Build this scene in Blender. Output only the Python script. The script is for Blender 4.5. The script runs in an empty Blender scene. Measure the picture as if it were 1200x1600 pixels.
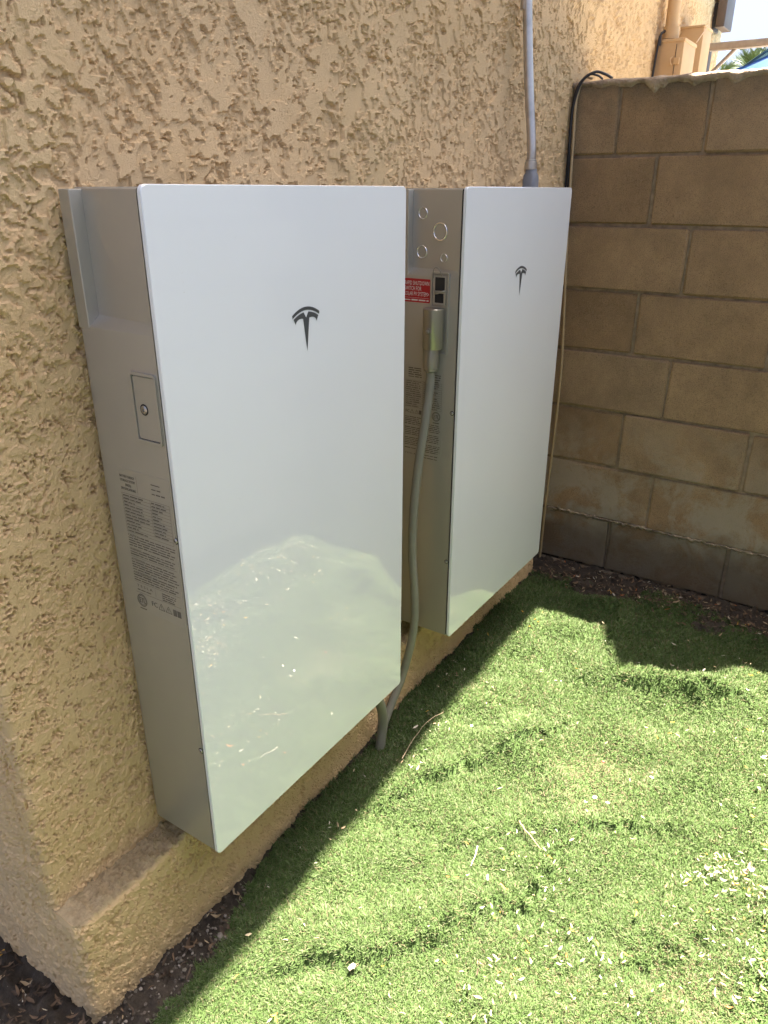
import bpy, math, random
import numpy as np
from mathutils import Vector, Matrix

# ------------------------------------------------------------------ camera, sky, sun, exposure
scene = bpy.context.scene
COL = scene.collection
rng = np.random.default_rng(7)
random.seed(7)

CAM = np.array([-0.6601, -0.9523, 1.0929])
FW = Vector((0.7668, 0.5055, -0.3956)).normalized()
RT = Vector((0.5509, -0.8346, 0.0013)); RT = (RT - FW * RT.dot(FW)).normalized()
UP = RT.cross(FW)
cam_data = bpy.data.cameras.new("camera")
cam = bpy.data.objects.new("camera", cam_data)
COL.objects.link(cam)
cam.matrix_world = Matrix(((RT.x, UP.x, -FW.x, CAM[0]), (RT.y, UP.y, -FW.y, CAM[1]), (RT.z, UP.z, -FW.z, CAM[2]), (0, 0, 0, 1)))
cam_data.sensor_fit = 'HORIZONTAL'
cam_data.sensor_width = 36.0
cam_data.lens = 36.0 * 1169.18 / 1200.0
cam_data.clip_start = 0.02
cam_data.clip_end = 2000.0
scene.camera = cam

SUN = Vector((0.22, -0.10, 1.0)).normalized()       # direction towards the sun
world = bpy.data.worlds.new("World")
scene.world = world
world.use_nodes = True
wn = world.node_tree
wn.nodes.clear()
sky = wn.nodes.new('ShaderNodeTexSky')
sky.sky_type = 'NISHITA'
sky.sun_disc = False
sky.sun_elevation = math.asin(SUN.z)
sky.sun_rotation = math.atan2(SUN.x, SUN.y)
sky.altitude = 300
sky.air_density = 0.5
sky.dust_density = 7.5
sky.ozone_density = 3.0
bg = wn.nodes.new('ShaderNodeBackground')
bg.inputs['Strength'].default_value = 0.0545
wo = wn.nodes.new('ShaderNodeOutputWorld')
wn.links.new(sky.outputs[0], bg.inputs[0])
wn.links.new(bg.outputs[0], wo.inputs[0])

sun_data = bpy.data.lights.new("sun", 'SUN')
sun_data.energy = 5.0
sun_data.angle = math.radians(0.53)
sun_data.color = (1.0, 0.92, 0.80)
sun = bpy.data.objects.new("sun", sun_data)
COL.objects.link(sun)
sun.rotation_euler = (-SUN).to_track_quat('-Z', 'Y').to_euler()
sun.location = (2, -2, 8)

scene.view_settings.view_transform = 'Standard'
scene.view_settings.look = 'None'
scene.view_settings.gamma = 1.0
scene.view_settings.use_curve_mapping = False
scene.view_settings.exposure = 3.2
try:
    scene.cycles.max_bounces = 10
    scene.cycles.diffuse_bounces = 5
except Exception:
    pass

# ------------------------------------------------------------------ helpers
def tag(o, label=None, cat=None, group=None, kind=None):
    if label: o['label'] = label
    if cat: o['category'] = cat
    if group: o['group'] = group
    if kind: o['kind'] = kind
    return o

def empty(name, loc, label, cat, group=None):
    o = bpy.data.objects.new(name, None)
    o.empty_display_size = 0.05
    o.location = loc
    COL.objects.link(o)
    return tag(o, label, cat, group)

def fast_mesh(name, V, F, smooth=False):
    """V (n,3) array; F list of (m,k) int arrays with constant k each."""
    V = np.asarray(V, np.float32)
    if not isinstance(F, (list, tuple)): F = [F]
    F = [np.asarray(f, np.int32) for f in F if len(f)]
    me = bpy.data.meshes.new(name)
    me.vertices.add(len(V)); me.vertices.foreach_set('co', V.ravel())
    nl = sum(f.size for f in F); npoly = sum(len(f) for f in F)
    me.loops.add(nl); me.polygons.add(npoly)
    me.loops.foreach_set('vertex_index', np.concatenate([f.ravel() for f in F]))
    tot = np.concatenate([np.full(len(f), f.shape[1], np.int32) for f in F])
    st = np.concatenate([[0], np.cumsum(tot)[:-1]]).astype(np.int32)
    me.polygons.foreach_set('loop_start', st)
    try: me.polygons.foreach_set('loop_total', tot)
    except Exception: pass
    me.polygons.foreach_set('use_smooth', np.full(npoly, smooth, dtype=bool))
    me.update(calc_edges=True)
    me.validate()
    return me

class MB:
    """collects polygons into one mesh"""
    def __init__(s): s.v = []; s.f = []
    def add(s, V, F):
        o = len(s.v); s.v += [tuple(map(float, v)) for v in V]; s.f += [tuple(int(i) + o for i in f) for f in F]; return s
    def box(s, a, b, bev=0.0):
        (x0, y0, z0), (x1, y1, z1) = a, b
        if bev <= 0:
            V = [(x0,y0,z0),(x1,y0,z0),(x1,y1,z0),(x0,y1,z0),(x0,y0,z1),(x1,y0,z1),(x1,y1,z1),(x0,y1,z1)]
            return s.add(V, [(0,3,2,1),(4,5,6,7),(0,1,5,4),(1,2,6,5),(2,3,7,6),(3,0,4,7)])
        import bmesh
        bm = bmesh.new(); bmesh.ops.create_cube(bm, size=1.0)
        for v in bm.verts:
            v.co = Vector(((x0+x1)/2 + v.co.x*(x1-x0), (y0+y1)/2 + v.co.y*(y1-y0), (z0+z1)/2 + v.co.z*(z1-z0)))
        bmesh.ops.bevel(bm, geom=list(bm.edges), offset=bev, segments=2 if bev > 0.0015 else 1, affect='EDGES', profile=0.5)
        bm.verts.index_update()
        s.add([v.co for v in bm.verts], [[v.index for v in f.verts] for f in bm.faces]); bm.free(); return s
    def tube(s, pts, r, n=12, cap=True):
        pts = [Vector(p) for p in pts]; m = len(pts)
        rr = r if hasattr(r, '__len__') else [r] * m
        T = [(pts[min(i+1, m-1)] - pts[max(i-1, 0)]).normalized() for i in range(m)]
        ref = Vector((0, 0, 1)) if abs(T[0].z) < 0.9 else Vector((1, 0, 0))
        N = (ref - T[0] * ref.dot(T[0])).normalized(); V = []
        for i in range(m):
            N = (N - T[i] * N.dot(T[i])).normalized(); B = T[i].cross(N)
            for k in range(n):
                a = 2 * math.pi * k / n
                V.append(pts[i] + (N * math.cos(a) + B * math.sin(a)) * rr[i])
        F = []
        for i in range(m - 1):
            for k in range(n):
                k2 = (k + 1) % n
                F.append((i*n+k, i*n+k2, (i+1)*n+k2, (i+1)*n+k))
        if cap: F += [tuple(range(n))[::-1], tuple((m-1)*n + k for k in range(n))]
        return s.add(V, F)
    def build(s, name, mat, parent=None, smooth=None, label=None):
        me = bpy.data.meshes.new(name)
        me.from_pydata(s.v, [], s.f); me.update()
        import bmesh
        bm = bmesh.new(); bm.from_mesh(me); bmesh.ops.recalc_face_normals(bm, faces=bm.faces); bm.to_mesh(me); bm.free()
        if smooth is not None:
            me.polygons.foreach_set('use_smooth', [True] * len(me.polygons))
            me.set_sharp_from_angle(angle=math.radians(smooth))
        return link(name, me, mat, parent, label)

def link(name, me, mat, parent=None, label=None):
    o = bpy.data.objects.new(name, me)
    COL.objects.link(o)
    if mat is not None and not len(me.materials): me.materials.append(mat)
    if parent is not None: o.parent = parent
    if label: o['label'] = label
    return o

def spline(pts, n=8):
    P = [Vector(p) for p in pts]; P = [P[0]*2 - P[1]] + P + [P[-1]*2 - P[-2]]; out = []
    for i in range(1, len(P) - 2):
        a, b, c, d = P[i-1:i+3]
        for k in range(n):
            t = k / n
            out.append(0.5 * ((2*b) + (c-a)*t + (2*a-5*b+4*c-d)*t*t + (3*b-a-3*c+d)*t**3))
    out.append(P[-2]); return out

def rrect(w, h, r, n=5):
    """rounded rectangle outline centred on the origin"""
    out = []
    for cx, cy, a0 in ((w/2-r, h/2-r, 0), (-w/2+r, h/2-r, 90), (-w/2+r, -h/2+r, 180), (w/2-r, -h/2+r, 270)):
        for k in range(n + 1):
            a = math.radians(a0 + 90 * k / n); out.append((cx + r*math.cos(a), cy + r*math.sin(a)))
    return out

def sstep(a, b, x):
    t = np.clip((np.asarray(x, float) - a) / (b - a), 0, 1); return t * t * (3 - 2 * t)

# periodic noise fields (numpy), sampled bilinearly
NT = 1024
def band_noise(wl, px, seed, width=0.6):
    g = np.random.default_rng(seed).standard_normal((NT, NT))
    k = np.fft.fftfreq(NT) ; K = np.hypot(k[:, None], k[None, :]) * 1.0
    k0 = px / wl
    filt = np.exp(-(np.log(np.maximum(K, 1e-6) / k0) ** 2) / (2 * width ** 2)); filt[0, 0] = 0
    n = np.real(np.fft.ifft2(np.fft.fft2(g) * filt)); return n / n.std()
def samp(N, a, b, px):
    a = np.asarray(a) / px; b = np.asarray(b) / px
    i = np.floor(a).astype(int); j = np.floor(b).astype(int); u = a - i; v = b - j
    i0 = i % NT; i1 = (i + 1) % NT; j0 = j % NT; j1 = (j + 1) % NT
    return N[i0, j0]*(1-u)*(1-v) + N[i1, j0]*u*(1-v) + N[i0, j1]*(1-u)*v + N[i1, j1]*u*v

# ------------------------------------------------------------------ materials
def new_mat(name):
    m = bpy.data.materials.new(name); m.use_nodes = True
    nt = m.node_tree; nt.nodes.clear()
    out = nt.nodes.new('ShaderNodeOutputMaterial'); b = nt.nodes.new('ShaderNodeBsdfPrincipled')
    nt.links.new(b.outputs[0], out.inputs[0]); return m, nt, b, out

def node(nt, typ, **kw):
    n = nt.nodes.new(typ)
    for k, v in kw.items():
        if k in n.inputs.keys() if hasattr(n.inputs, 'keys') else False: n.inputs[k].default_value = v
        else: setattr(n, k, v)
    return n

def noise(nt, scale, detail=4, rough=0.55, vec=None, dist=0.0):
    n = nt.nodes.new('ShaderNodeTexNoise')
    n.inputs['Scale'].default_value = scale; n.inputs['Detail'].default_value = detail
    n.inputs['Roughness'].default_value = rough; n.inputs['Distortion'].default_value = dist
    if vec is not None: nt.links.new(vec, n.inputs['Vector'])
    return n.outputs[0]

def ramp(nt, fac, stops):
    r = nt.nodes.new('ShaderNodeValToRGB'); e = r.color_ramp.elements
    while len(e) < len(stops): e.new(0.5)
    for q, (p, c) in zip(e, stops):
        q.position = p; q.color = (*c, 1) if len(c) == 3 else c
    nt.links.new(fac, r.inputs[0]); return r.outputs[0]

def mix(nt, fac, a, b, mode='MIX'):
    m = nt.nodes.new('ShaderNodeMix'); m.data_type = 'RGBA'; m.blend_type = mode
    for sock, val in ((m.inputs[0], fac), (m.inputs[6], a), (m.inputs[7], b)):
        if isinstance(val, bpy.types.NodeSocket): nt.links.new(val, sock)
        elif isinstance(val, (int, float)): sock.default_value = val
        else: sock.default_value = (*val, 1)
    return m.outputs[2]

def math_n(nt, op, a, b=0.0, clamp=False):
    m = nt.nodes.new('ShaderNodeMath'); m.operation = op; m.use_clamp = clamp
    for s, v in ((m.inputs[0], a), (m.inputs[1], b)):
        if isinstance(v, bpy.types.NodeSocket): nt.links.new(v, s)
        else: s.default_value = v
    return m.outputs[0]

def bump(nt, b, h, strength=0.5, dist=0.002):
    n = nt.nodes.new('ShaderNodeBump'); n.inputs['Strength'].default_value = strength; n.inputs['Distance'].default_value = dist
    nt.links.new(h, n.inputs['Height']); nt.links.new(n.outputs[0], b.inputs['Normal'])

def coords(nt, kind='Object'):
    return nt.nodes.new('ShaderNodeTexCoord').outputs[kind]

def world_pos(nt):
    return nt.nodes.new('ShaderNodeNewGeometry').outputs['Position']

def simple_mat(name, col, rough=0.5, metal=0.0, var=0.08, scale=30, bscale=0, bstr=0.2, bdist=0.0005, coat=0.0, spec=0.5):
    m, nt, b, out = new_mat(name)
    P = world_pos(nt)
    n = noise(nt, scale, 4, 0.6, P)
    lo = tuple(c * (1 - var) for c in col); hi = tuple(min(1, c * (1 + var)) for c in col)
    nt.links.new(ramp(nt, n, [(0.3, lo), (0.7, hi)]), b.inputs['Base Color'])
    b.inputs['Roughness'].default_value = rough; b.inputs['Metallic'].default_value = metal
    b.inputs['Coat Weight'].default_value = coat; b.inputs['Specular IOR Level'].default_value = spec
    if bscale: bump(nt, b, noise(nt, bscale, 3, 0.6, P), bstr, bdist)
    return m

def stucco_mat():
    m, nt, b, out = new_mat('stucco')
    P = world_pos(nt)
    c = ramp(nt, noise(nt, 3.2, 5, 0.6, P), [(0.3, (0.72, 0.51, 0.27)), (0.7, (0.775, 0.565, 0.32))])
    c = mix(nt, math_n(nt, 'MULTIPLY', ramp(nt, noise(nt, 14, 5, 0.7, P), [(0.5, (0, 0, 0)), (0.75, (1, 1, 1))]), 0.25), c, (0.60, 0.40, 0.20))
    at = nt.nodes.new('ShaderNodeAttribute'); at.attribute_name = 'dust'
    dirt = ramp(nt, noise(nt, 60, 5, 0.7, P), [(0.3, (0.30, 0.225, 0.125)), (0.7, (0.56, 0.435, 0.265))])
    f = math_n(nt, 'MULTIPLY', at.outputs['Fac'], ramp(nt, noise(nt, 35, 4, 0.6, P), [(0.2, (0.75,)*3), (0.5, (1, 1, 1))]), True)
    nt.links.new(mix(nt, f, c, dirt), b.inputs['Base Color'])
    b.inputs['Roughness'].default_value = 0.9; b.inputs['Specular IOR Level'].default_value = 0.25
    h = math_n(nt, 'ADD', noise(nt, 420, 3, 0.75, P), math_n(nt, 'MULTIPLY', noise(nt, 900, 2, 0.6, P), 0.6))
    bump(nt, b, h, 1.0, 0.0032)
    return m

def block_mat():
    m, nt, b, out = new_mat('concrete_block')
    P = world_pos(nt)
    oi = nt.nodes.new('ShaderNodeObjectInfo')
    c = ramp(nt, oi.outputs['Random'], [(0.0, (0.47, 0.315, 0.18)), (0.5, (0.56, 0.385, 0.225)), (1.0, (0.52, 0.38, 0.245))])
    c = mix(nt, 0.75, c, ramp(nt, noise(nt, 6, 7, 0.75, P), [(0.3, (0.62, 0.60, 0.56)), (0.7, (1.2, 1.15, 1.06))]), 'MULTIPLY')
    c = mix(nt, ramp(nt, noise(nt, 380, 4, 0.75, P), [(0.37, (0.6,)*3), (0.47, (0, 0, 0))]), c, (0.07, 0.05, 0.035))
    c = mix(nt, ramp(nt, noise(nt, 380, 2, 0.6, P), [(0.60, (0, 0, 0)), (0.68, (0.5,)*3)]), c, (0.46, 0.37, 0.27))
    sx = nt.nodes.new('ShaderNodeSeparateXYZ'); nt.links.new(P, sx.inputs[0])
    # pale efflorescence and mortar smears low on the wall
    low = math_n(nt, 'MULTIPLY', ramp(nt, math_n(nt, 'ADD', sx.outputs['Z'], 0.5), [(0.50, (1, 1, 1)), (0.92, (0, 0, 0))]),
                 ramp(nt, noise(nt, 6.5, 6, 0.72, P, 0.4), [(0.42, (0, 0, 0)), (0.56, (1, 1, 1))]))
    c = mix(nt, math_n(nt, 'MULTIPLY', low, 0.85), c, (0.60, 0.53, 0.40))
    # dark damp soil stain at the very foot, grey wash under the cap
    foot = math_n(nt, 'ADD', sx.outputs['Z'], math_n(nt, 'MULTIPLY', noise(nt, 8, 4, 0.6, P), 0.16))
    c = mix(nt, ramp(nt, math_n(nt, 'ADD', foot, 0.4), [(0.40, (0.75,)*3), (0.52, (0, 0, 0))]), c, (0.15, 0.115, 0.08))
    st = math_n(nt, 'ADD', sx.outputs['Z'], math_n(nt, 'MULTIPLY', noise(nt, 11, 4, 0.7, P), 0.22))
    c = mix(nt, math_n(nt, 'MULTIPLY', ramp(nt, math_n(nt, 'SUBTRACT', st, 0.9), [(0.52, (0, 0, 0)), (0.60, (1, 1, 1))]), 0.5), c, (0.16, 0.15, 0.115))
    nt.links.new(c, b.inputs['Base Color'])
    b.inputs['Roughness'].default_value = 0.95; b.inputs['Specular IOR Level'].default_value = 0.2
    h = math_n(nt, 'ADD', noise(nt, 420, 3, 0.7, P), math_n(nt, 'MULTIPLY', noise(nt, 60, 3, 0.6, P), 0.6))
    bump(nt, b, h, 1.0, 0.010)
    return m

def attr_mat(name, rough=0.6, transl=0.0, spec=0.4, var=0.0):
    m, nt, b, out = new_mat(name)
    at = nt.nodes.new('ShaderNodeAttribute'); at.attribute_name = 'col'
    nt.links.new(at.outputs['Color'], b.inputs['Base Color'])
    b.inputs['Roughness'].default_value = rough; b.inputs['Specular IOR Level'].default_value = spec
    if transl:
        t = nt.nodes.new('ShaderNodeBsdfTranslucent'); nt.links.new(at.outputs['Color'], t.inputs[0])
        mx = nt.nodes.new('ShaderNodeMixShader'); mx.inputs[0].default_value = transl
        nt.links.new(b.outputs[0], mx.inputs[1]); nt.links.new(t.outputs[0], mx.inputs[2]); nt.links.new(mx.outputs[0], out.inputs[0])
    return m

def glass_mat():
    m, nt, b, out = new_mat('white_backed_glass')
    P = world_pos(nt)
    c = ramp(nt, noise(nt, 4, 3, 0.5, P), [(0.3, (0.71, 0.74, 0.755)), (0.7, (0.73, 0.76, 0.775))])
    dm = math_n(nt, 'MULTIPLY', ramp(nt, noise(nt, 85, 3, 0.6, P), [(0.70, (0, 0, 0)), (0.76, (1, 1, 1))]), ramp(nt, noise(nt, 5, 3, 0.6, P), [(0.45, (0, 0, 0)), (0.7, (1, 1, 1))]))
    c = mix(nt, math_n(nt, 'MULTIPLY', dm, 0.22), c, (0.42, 0.38, 0.30))
    nt.links.new(c, b.inputs['Base Color'])
    r = ramp(nt, noise(nt, 9, 5, 0.65, P), [(0.35, (0.004,)*3), (0.75, (0.012,)*3)])
    nt.links.new(r, b.inputs['Roughness'])
    b.inputs['IOR'].default_value = 1.55
    b.inputs['Coat Weight'].default_value = 1.0; b.inputs['Coat IOR'].default_value = 1.6; b.inputs['Coat Roughness'].default_value = 0.004
    b.inputs['Specular IOR Level'].default_value = 0.5
    return m

def dirt_mat():
    m, nt, b, out = new_mat('dirt')
    P = world_pos(nt)
    c = ramp(nt, noise(nt, 22, 8, 0.72, P), [(0.25, (0.022, 0.017, 0.012)), (0.55, (0.050, 0.038, 0.026)), (0.8, (0.105, 0.082, 0.058))])
    nt.links.new(c, b.inputs['Base Color']); b.inputs['Roughness'].default_value = 0.95
    bump(nt, b, noise(nt, 140, 6, 0.75, P), 0.9, 0.006)
    return m

M = {}
M['stucco'] = stucco_mat()
M['block'] = block_mat()
M['mortar'] = simple_mat('mortar', (0.30, 0.22, 0.145), 0.95, var=0.3, scale=40, bscale=300, bstr=0.7, bdist=0.002, spec=0.2)
M['cap'] = simple_mat('mortar_cap', (0.36, 0.28, 0.20), 0.95, var=0.35, scale=25, bscale=130, bstr=1.0, bdist=0.008, spec=0.2)
M['case'] = simple_mat('satin_case_paint', (0.42, 0.40, 0.35), 0.33, metal=0.45, var=0.02, scale=5, bscale=1500, bstr=0.05, bdist=0.0002)
M['bracket'] = simple_mat('bracket_paint', (0.40, 0.40, 0.38), 0.45, metal=0.3, var=0.04, scale=8)
M['gasket'] = simple_mat('black_gasket', (0.012, 0.012, 0.012), 0.7, var=0.1)
M['glass'] = glass_mat()
M['emblem'] = simple_mat('emblem_grey', (0.060, 0.065, 0.068), 0.35, var=0.05)
M['print'] = simple_mat('label_print', (0.12, 0.105, 0.085), 0.6, var=0.05)
M['sticker'] = simple_mat('clear_sticker', (0.40, 0.365, 0.292), 0.42, var=0.02)
M['red'] = simple_mat('red_sticker', (0.42, 0.012, 0.018), 0.4, var=0.04)
M['white_print'] = simple_mat('white_print', (0.72, 0.70, 0.66), 0.6, var=0.03)
M['screw'] = simple_mat('screw_steel', (0.45, 0.44, 0.42), 0.3, metal=0.9, var=0.1, scale=200)
M['knock'] = simple_mat('bright_punched_edge', (0.82, 0.80, 0.76), 0.22, metal=0.9, var=0.1, scale=150)
M['dark'] = simple_mat('dark_recess', (0.012, 0.012, 0.013), 0.6, var=0.1)
M['conn'] = simple_mat('anodised_connector', (0.33, 0.315, 0.27), 0.30, metal=0.75, var=0.03, scale=20, bscale=1200, bstr=0.05, bdist=0.0002)
M['flex'] = simple_mat('grey_flex_conduit', (0.20, 0.195, 0.16), 0.5, var=0.06, scale=25, bscale=150, bstr=0.1, bdist=0.001)
M['emt'] = simple_mat('galvanised_steel', (0.50, 0.465, 0.42), 0.36, metal=0.8, var=0.15, scale=28, bscale=90, bstr=0.08, bdist=0.001)
M['grey_pvc'] = simple_mat('grey_fitting', (0.19, 0.20, 0.215), 0.5, var=0.08, scale=40)
M['black_rubber'] = simple_mat('black_cable', (0.016, 0.016, 0.018), 0.5, var=0.2, scale=60)
M['tan_cable'] = simple_mat('tan_cable', (0.42, 0.31, 0.17), 0.6, var=0.12, scale=40)
M['cream'] = simple_mat('cream_painted_steel', (0.56, 0.39, 0.205), 0.55, var=0.06, scale=15, bscale=100, bstr=0.08, bdist=0.001)
M['brown'] = simple_mat('brown_metal', (0.12, 0.085, 0.065), 0.5, var=0.1, scale=20)
M['rail'] = simple_mat('weathered_rail', (0.36, 0.32, 0.28), 0.55, metal=0.3, var=0.25, scale=14)
M['post'] = simple_mat('dark_post', (0.075, 0.072, 0.07), 0.6, var=0.15, scale=20)
M['tarp'] = simple_mat('light_blue_tarp', (0.16, 0.42, 0.70), 0.5, var=0.1, scale=8)
M['tarp_edge'] = simple_mat('blue_tarp_hem', (0.015, 0.12, 0.62), 0.5, var=0.1, scale=12)
M['dirt'] = dirt_mat()
M['turf_back'] = simple_mat('turf_backing', (0.058, 0.092, 0.03), 0.95, var=0.4, scale=120, spec=0.1)
M['blade'] = attr_mat('turf_fibre', 0.6, 0.22, 0.22)
M['leaf'] = attr_mat('dry_leaf', 0.7, 0.15, 0.3)
M['stone'] = attr_mat('pebble', 0.85, 0.0, 0.3)
M['roof'] = simple_mat('roof_tile', (0.30, 0.17, 0.11), 0.85, var=0.2, scale=12, bscale=60)
M['soffit'] = simple_mat('soffit_paint', (0.55, 0.46, 0.34), 0.8, var=0.05, scale=10)
M['concrete'] = simple_mat('patio_concrete', (0.42, 0.39, 0.34), 0.9, var=0.15, scale=8, bscale=120, bstr=0.4, bdist=0.002)
M['palm_trunk'] = simple_mat('palm_trunk', (0.20, 0.14, 0.09), 0.9, var=0.3, scale=15, bscale=40)
M['frond'] = simple_mat('palm_frond', (0.075, 0.115, 0.04), 0.55, var=0.3, scale=5)

# ------------------------------------------------------------------ ground
NB = {k: band_noise(w, 0.004, s, wd) for k, w, s, wd in (('a', 0.30, 1, 0.5), ('b', 0.06, 2, 0.5), ('c', 0.018, 3, 0.5), ('d', 0.55, 4, 0.45))}
def base_z(x, y):
    return -0.283 + 0.060 * sstep(0.0, 1.25, x)

# each wrinkle: polyline, height, near (steep) width, far width
WR = [
    ([(0.46, -0.175), (0.56, -0.225), (0.66, -0.285), (0.80, -0.385), (0.90, -0.445), (1.02, -0.47)], 0.032, 0.018, 0.13),
    ([(0.02, -0.20), (0.09, -0.28), (0.14, -0.36), (0.20, -0.43)], 0.030, 0.020, 0.12),
    ([(0.16, -0.40), (0.24, -0.455), (0.33, -0.50), (0.42, -0.575), (0.54, -0.60), (0.64, -0.62)], 0.036, 0.018, 0.13),
    ([(0.36, -0.30), (0.46, -0.38), (0.56, -0.47), (0.66, -0.54)], 0.018, 0.03, 0.10),
    ([(0.58, -0.53), (0.67, -0.64), (0.74, -0.73), (0.80, -0.86)], 0.022, 0.018, 0.11),
    ([(0.36, -0.74), (0.42, -0.82), (0.50, -0.88), (0.60, -0.94)], 0.022, 0.018, 0.10),
    ([(1.20, -0.50), (1.23, -0.58), (1.27, -0.68), (1.30, -0.78), (1.36, -0.90)], 0.050, 0.034, 0.10),
    ([(1.70, -0.40), (1.50, -0.44), (1.34, -0.475), (1.22, -0.505)], 0.030, 0.014, 0.06),
]
def polydist(px, py, poly):
    """distance and side (positive = left of the polyline direction) plus parameter falloff at the ends"""
    best = np.full(px.shape, 1e9); side = np.zeros(px.shape); tt = np.zeros(px.shape); n = len(poly) - 1
    for i in range(n):
        ax, ay = poly[i]; bx_, by_ = poly[i+1]; dx, dy = bx_-ax, by_-ay; L2 = dx*dx + dy*dy
        t = np.clip(((px-ax)*dx + (py-ay)*dy) / L2, 0, 1)
        qx = px - (ax + t*dx); qy = py - (ay + t*dy); d = np.hypot(qx, qy)
        s = np.sign(dx*(py-ay) - dy*(px-ax))
        m = d < best
        best = np.where(m, d, best); side = np.where(m, s, side); tt = np.where(m, (i + t) / n, tt)
    return best, side, tt
def turf_z(x, y):
    x = np.asarray(x, float); y = np.asarray(y, float)
    z = base_z(x, y) + 0.008 * samp(NB['a'], x + 5, y + 5, 0.004) * sstep(-0.05, -0.25, y) + 0.006 * samp(NB['d'], x + 5, y + 5, 0.004) + 0.0012 * samp(NB['b'], x + 5, y + 5, 0.004)
    wob = 0.005 * samp(NB['b'], x + 7, y + 3, 0.004)
    for poly, h, wn_, wf in WR:
        d, s, t = polydist(x + wob, y + wob, poly)
        e = np.sin(np.pi * np.clip(t, 0.02, 0.98)) ** 0.6
        # far side (left of the line when it runs away from the wall) slopes gently, the near side drops steeply
        f = np.where(s > 0, np.exp(-(d / wf) ** 2 * 2.2), np.exp(-(d / wn_) ** 2 * 2.2))
        z = z + h * e * f
    return z

def dirt_z(x, y):
    x = np.asarray(x, float); y = np.asarray(y, float)
    near = np.exp(-np.maximum(np.hypot(x - 0.8, y + 0.3) - 2.0, 0) ** 2)
    turf = sstep(-1.35, -1.25, y) * sstep(1.86, 1.75, x)
    n = 0.006 * samp(NB['b'], x + 9, y + 9, 0.004) + 0.004 * samp(NB['c'], x + 9, y + 9, 0.004)
    return base_z(np.clip(x, -1, 1.5), y) - 0.004 + n * near - 0.045 * sstep(0.0, 0.045, np.interp(x, [-1.6, -0.6, -0.18, 0.02, 0.12, 0.22, 0.4, 2.0], [-0.17, -0.15, -0.125, -0.108, -0.078, -0.058, -0.050, -0.050]) - y) * sstep(1.72, 1.6, x) * near + 0.012 * sstep(1.66, 1.84, x) * near

def axis(segs):
    out = []
    for a, b, st in segs:
        n = max(1, int(round((b - a) / st))); out += list(np.linspace(a, b, n, endpoint=False))
    out.append(segs[-1][1]); return np.array(out)
gx = axis([(-400, -40, 90), (-40, -4, 6), (-4, -0.7, 0.3), (-0.7, 0.45, 0.008), (0.45, 1.60, 0.05), (1.60, 1.88, 0.008), (1.88, 4, 0.2), (4, 40, 6), (40, 400, 90)])
gy = axis([(-400, -40, 90), (-40, -4, 6), (-4, -1.4, 0.2), (-1.4, 0.0, 0.012), (0.0, 0.45, 0.012), (0.45, 4, 0.3), (4, 40, 6), (40, 400, 90)])
def grid_faces(nu, nv):
    i = np.arange(nu - 1)[:, None] * nv + np.arange(nv - 1)[None, :]
    return np.stack([i, i + nv, i + nv + 1, i + 1], -1).reshape(-1, 4)
X, Y = np.meshgrid(gx, gy, indexing='ij')
o = link('ground', fast_mesh('ground', np.stack([X, Y, dirt_z(X, Y)], -1).reshape(-1, 3), grid_faces(len(gx), len(gy)), True), M['dirt'])
tag(o, kind='structure')

mb = MB(); mb.box((2.08, -6.0, -0.4), (9.0, 0.2, -0.205))
tag(mb.build('patio', M['concrete']), kind='structure')

# ------------------------------------------------------------------ house: stucco wall, plinth, eave
PX = 0.003
S1 = band_noise(0.105, PX, 11, 0.55); S2 = band_noise(0.015, PX, 12, 0.45); S3 = band_noise(0.0075, PX, 13, 0.35)
S4 = band_noise(0.16, PX, 14, 0.5); S5 = band_noise(0.05, PX, 15, 0.5); S6 = band_noise(0.35, PX, 16, 0.5)
def stucco_h(s, z):
    """skip-trowel relief: ragged plateaus, torn edges, sandy lows. s along the wall, z up"""
    s = s + 40; zz = z + 40
    ws = 0.014 * samp(S5, s, zz, PX); wz = 0.014 * samp(S5, s + 1.3, zz + 0.7, PX)
    # trowel drag: stretched a little along a slanting direction
    a = (s + ws) * 1.18 + 0.25 * (zz + wz); b = (zz + wz) * 0.72
    n1 = samp(S1, a, b, PX) + 0.5 * samp(S4, s, zz, PX); n2 = samp(S1, a + 1.7, b * 1.15 + 0.9, PX) + 0.3 * samp(S4, s + 1, zz + 1, PX)
    low = sstep(1.02, 0.70, z)                         # lower wall: denser, finer, pitted
    e = (0.07 + 0.13 * low) * samp(S2, s, zz, PX) + (0.09 + 0.10 * low) * samp(S3, s, zz, PX)
    t1 = n1 + e; t2 = n2 + e
    p1 = sstep(-0.02, 0.04, t1 + 0.75); p2 = sstep(-0.02, 0.04, t2 - 0.15)
    lip = np.exp(-((t1 + 0.68) / 0.06) ** 2) + np.exp(-((t2 - 0.22) / 0.06) ** 2)
    sand = (0.00012 + 0.00040 * (1 - p1)) * samp(S3, s, zz, PX) + (0.0001 + 0.0004 * (1 - p1)) * samp(S2, s + 2, zz + 1, PX)
    h = (1 - 0.5 * low) * (0.0040 * p1 + 0.0036 * p2 + 0.0010 * lip) + sand
    q = 0.40 * samp(S2, s + 1.1, zz * 1.1 + 0.5, PX) + 1.0 * samp(S3, s + .4, zz, PX) + 0.5 * samp(S5, s + .2, zz + .6, PX)
    pit = sstep(0.95, 1.45, q); rim = np.exp(-((q - 0.75) / 0.22) ** 2)
    h = h + (0.12 + 0.88 * low) * (0.0007 * rim - 0.0060 * pit)
    return h + 0.0012 * samp(S6, s, zz, PX)

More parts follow.
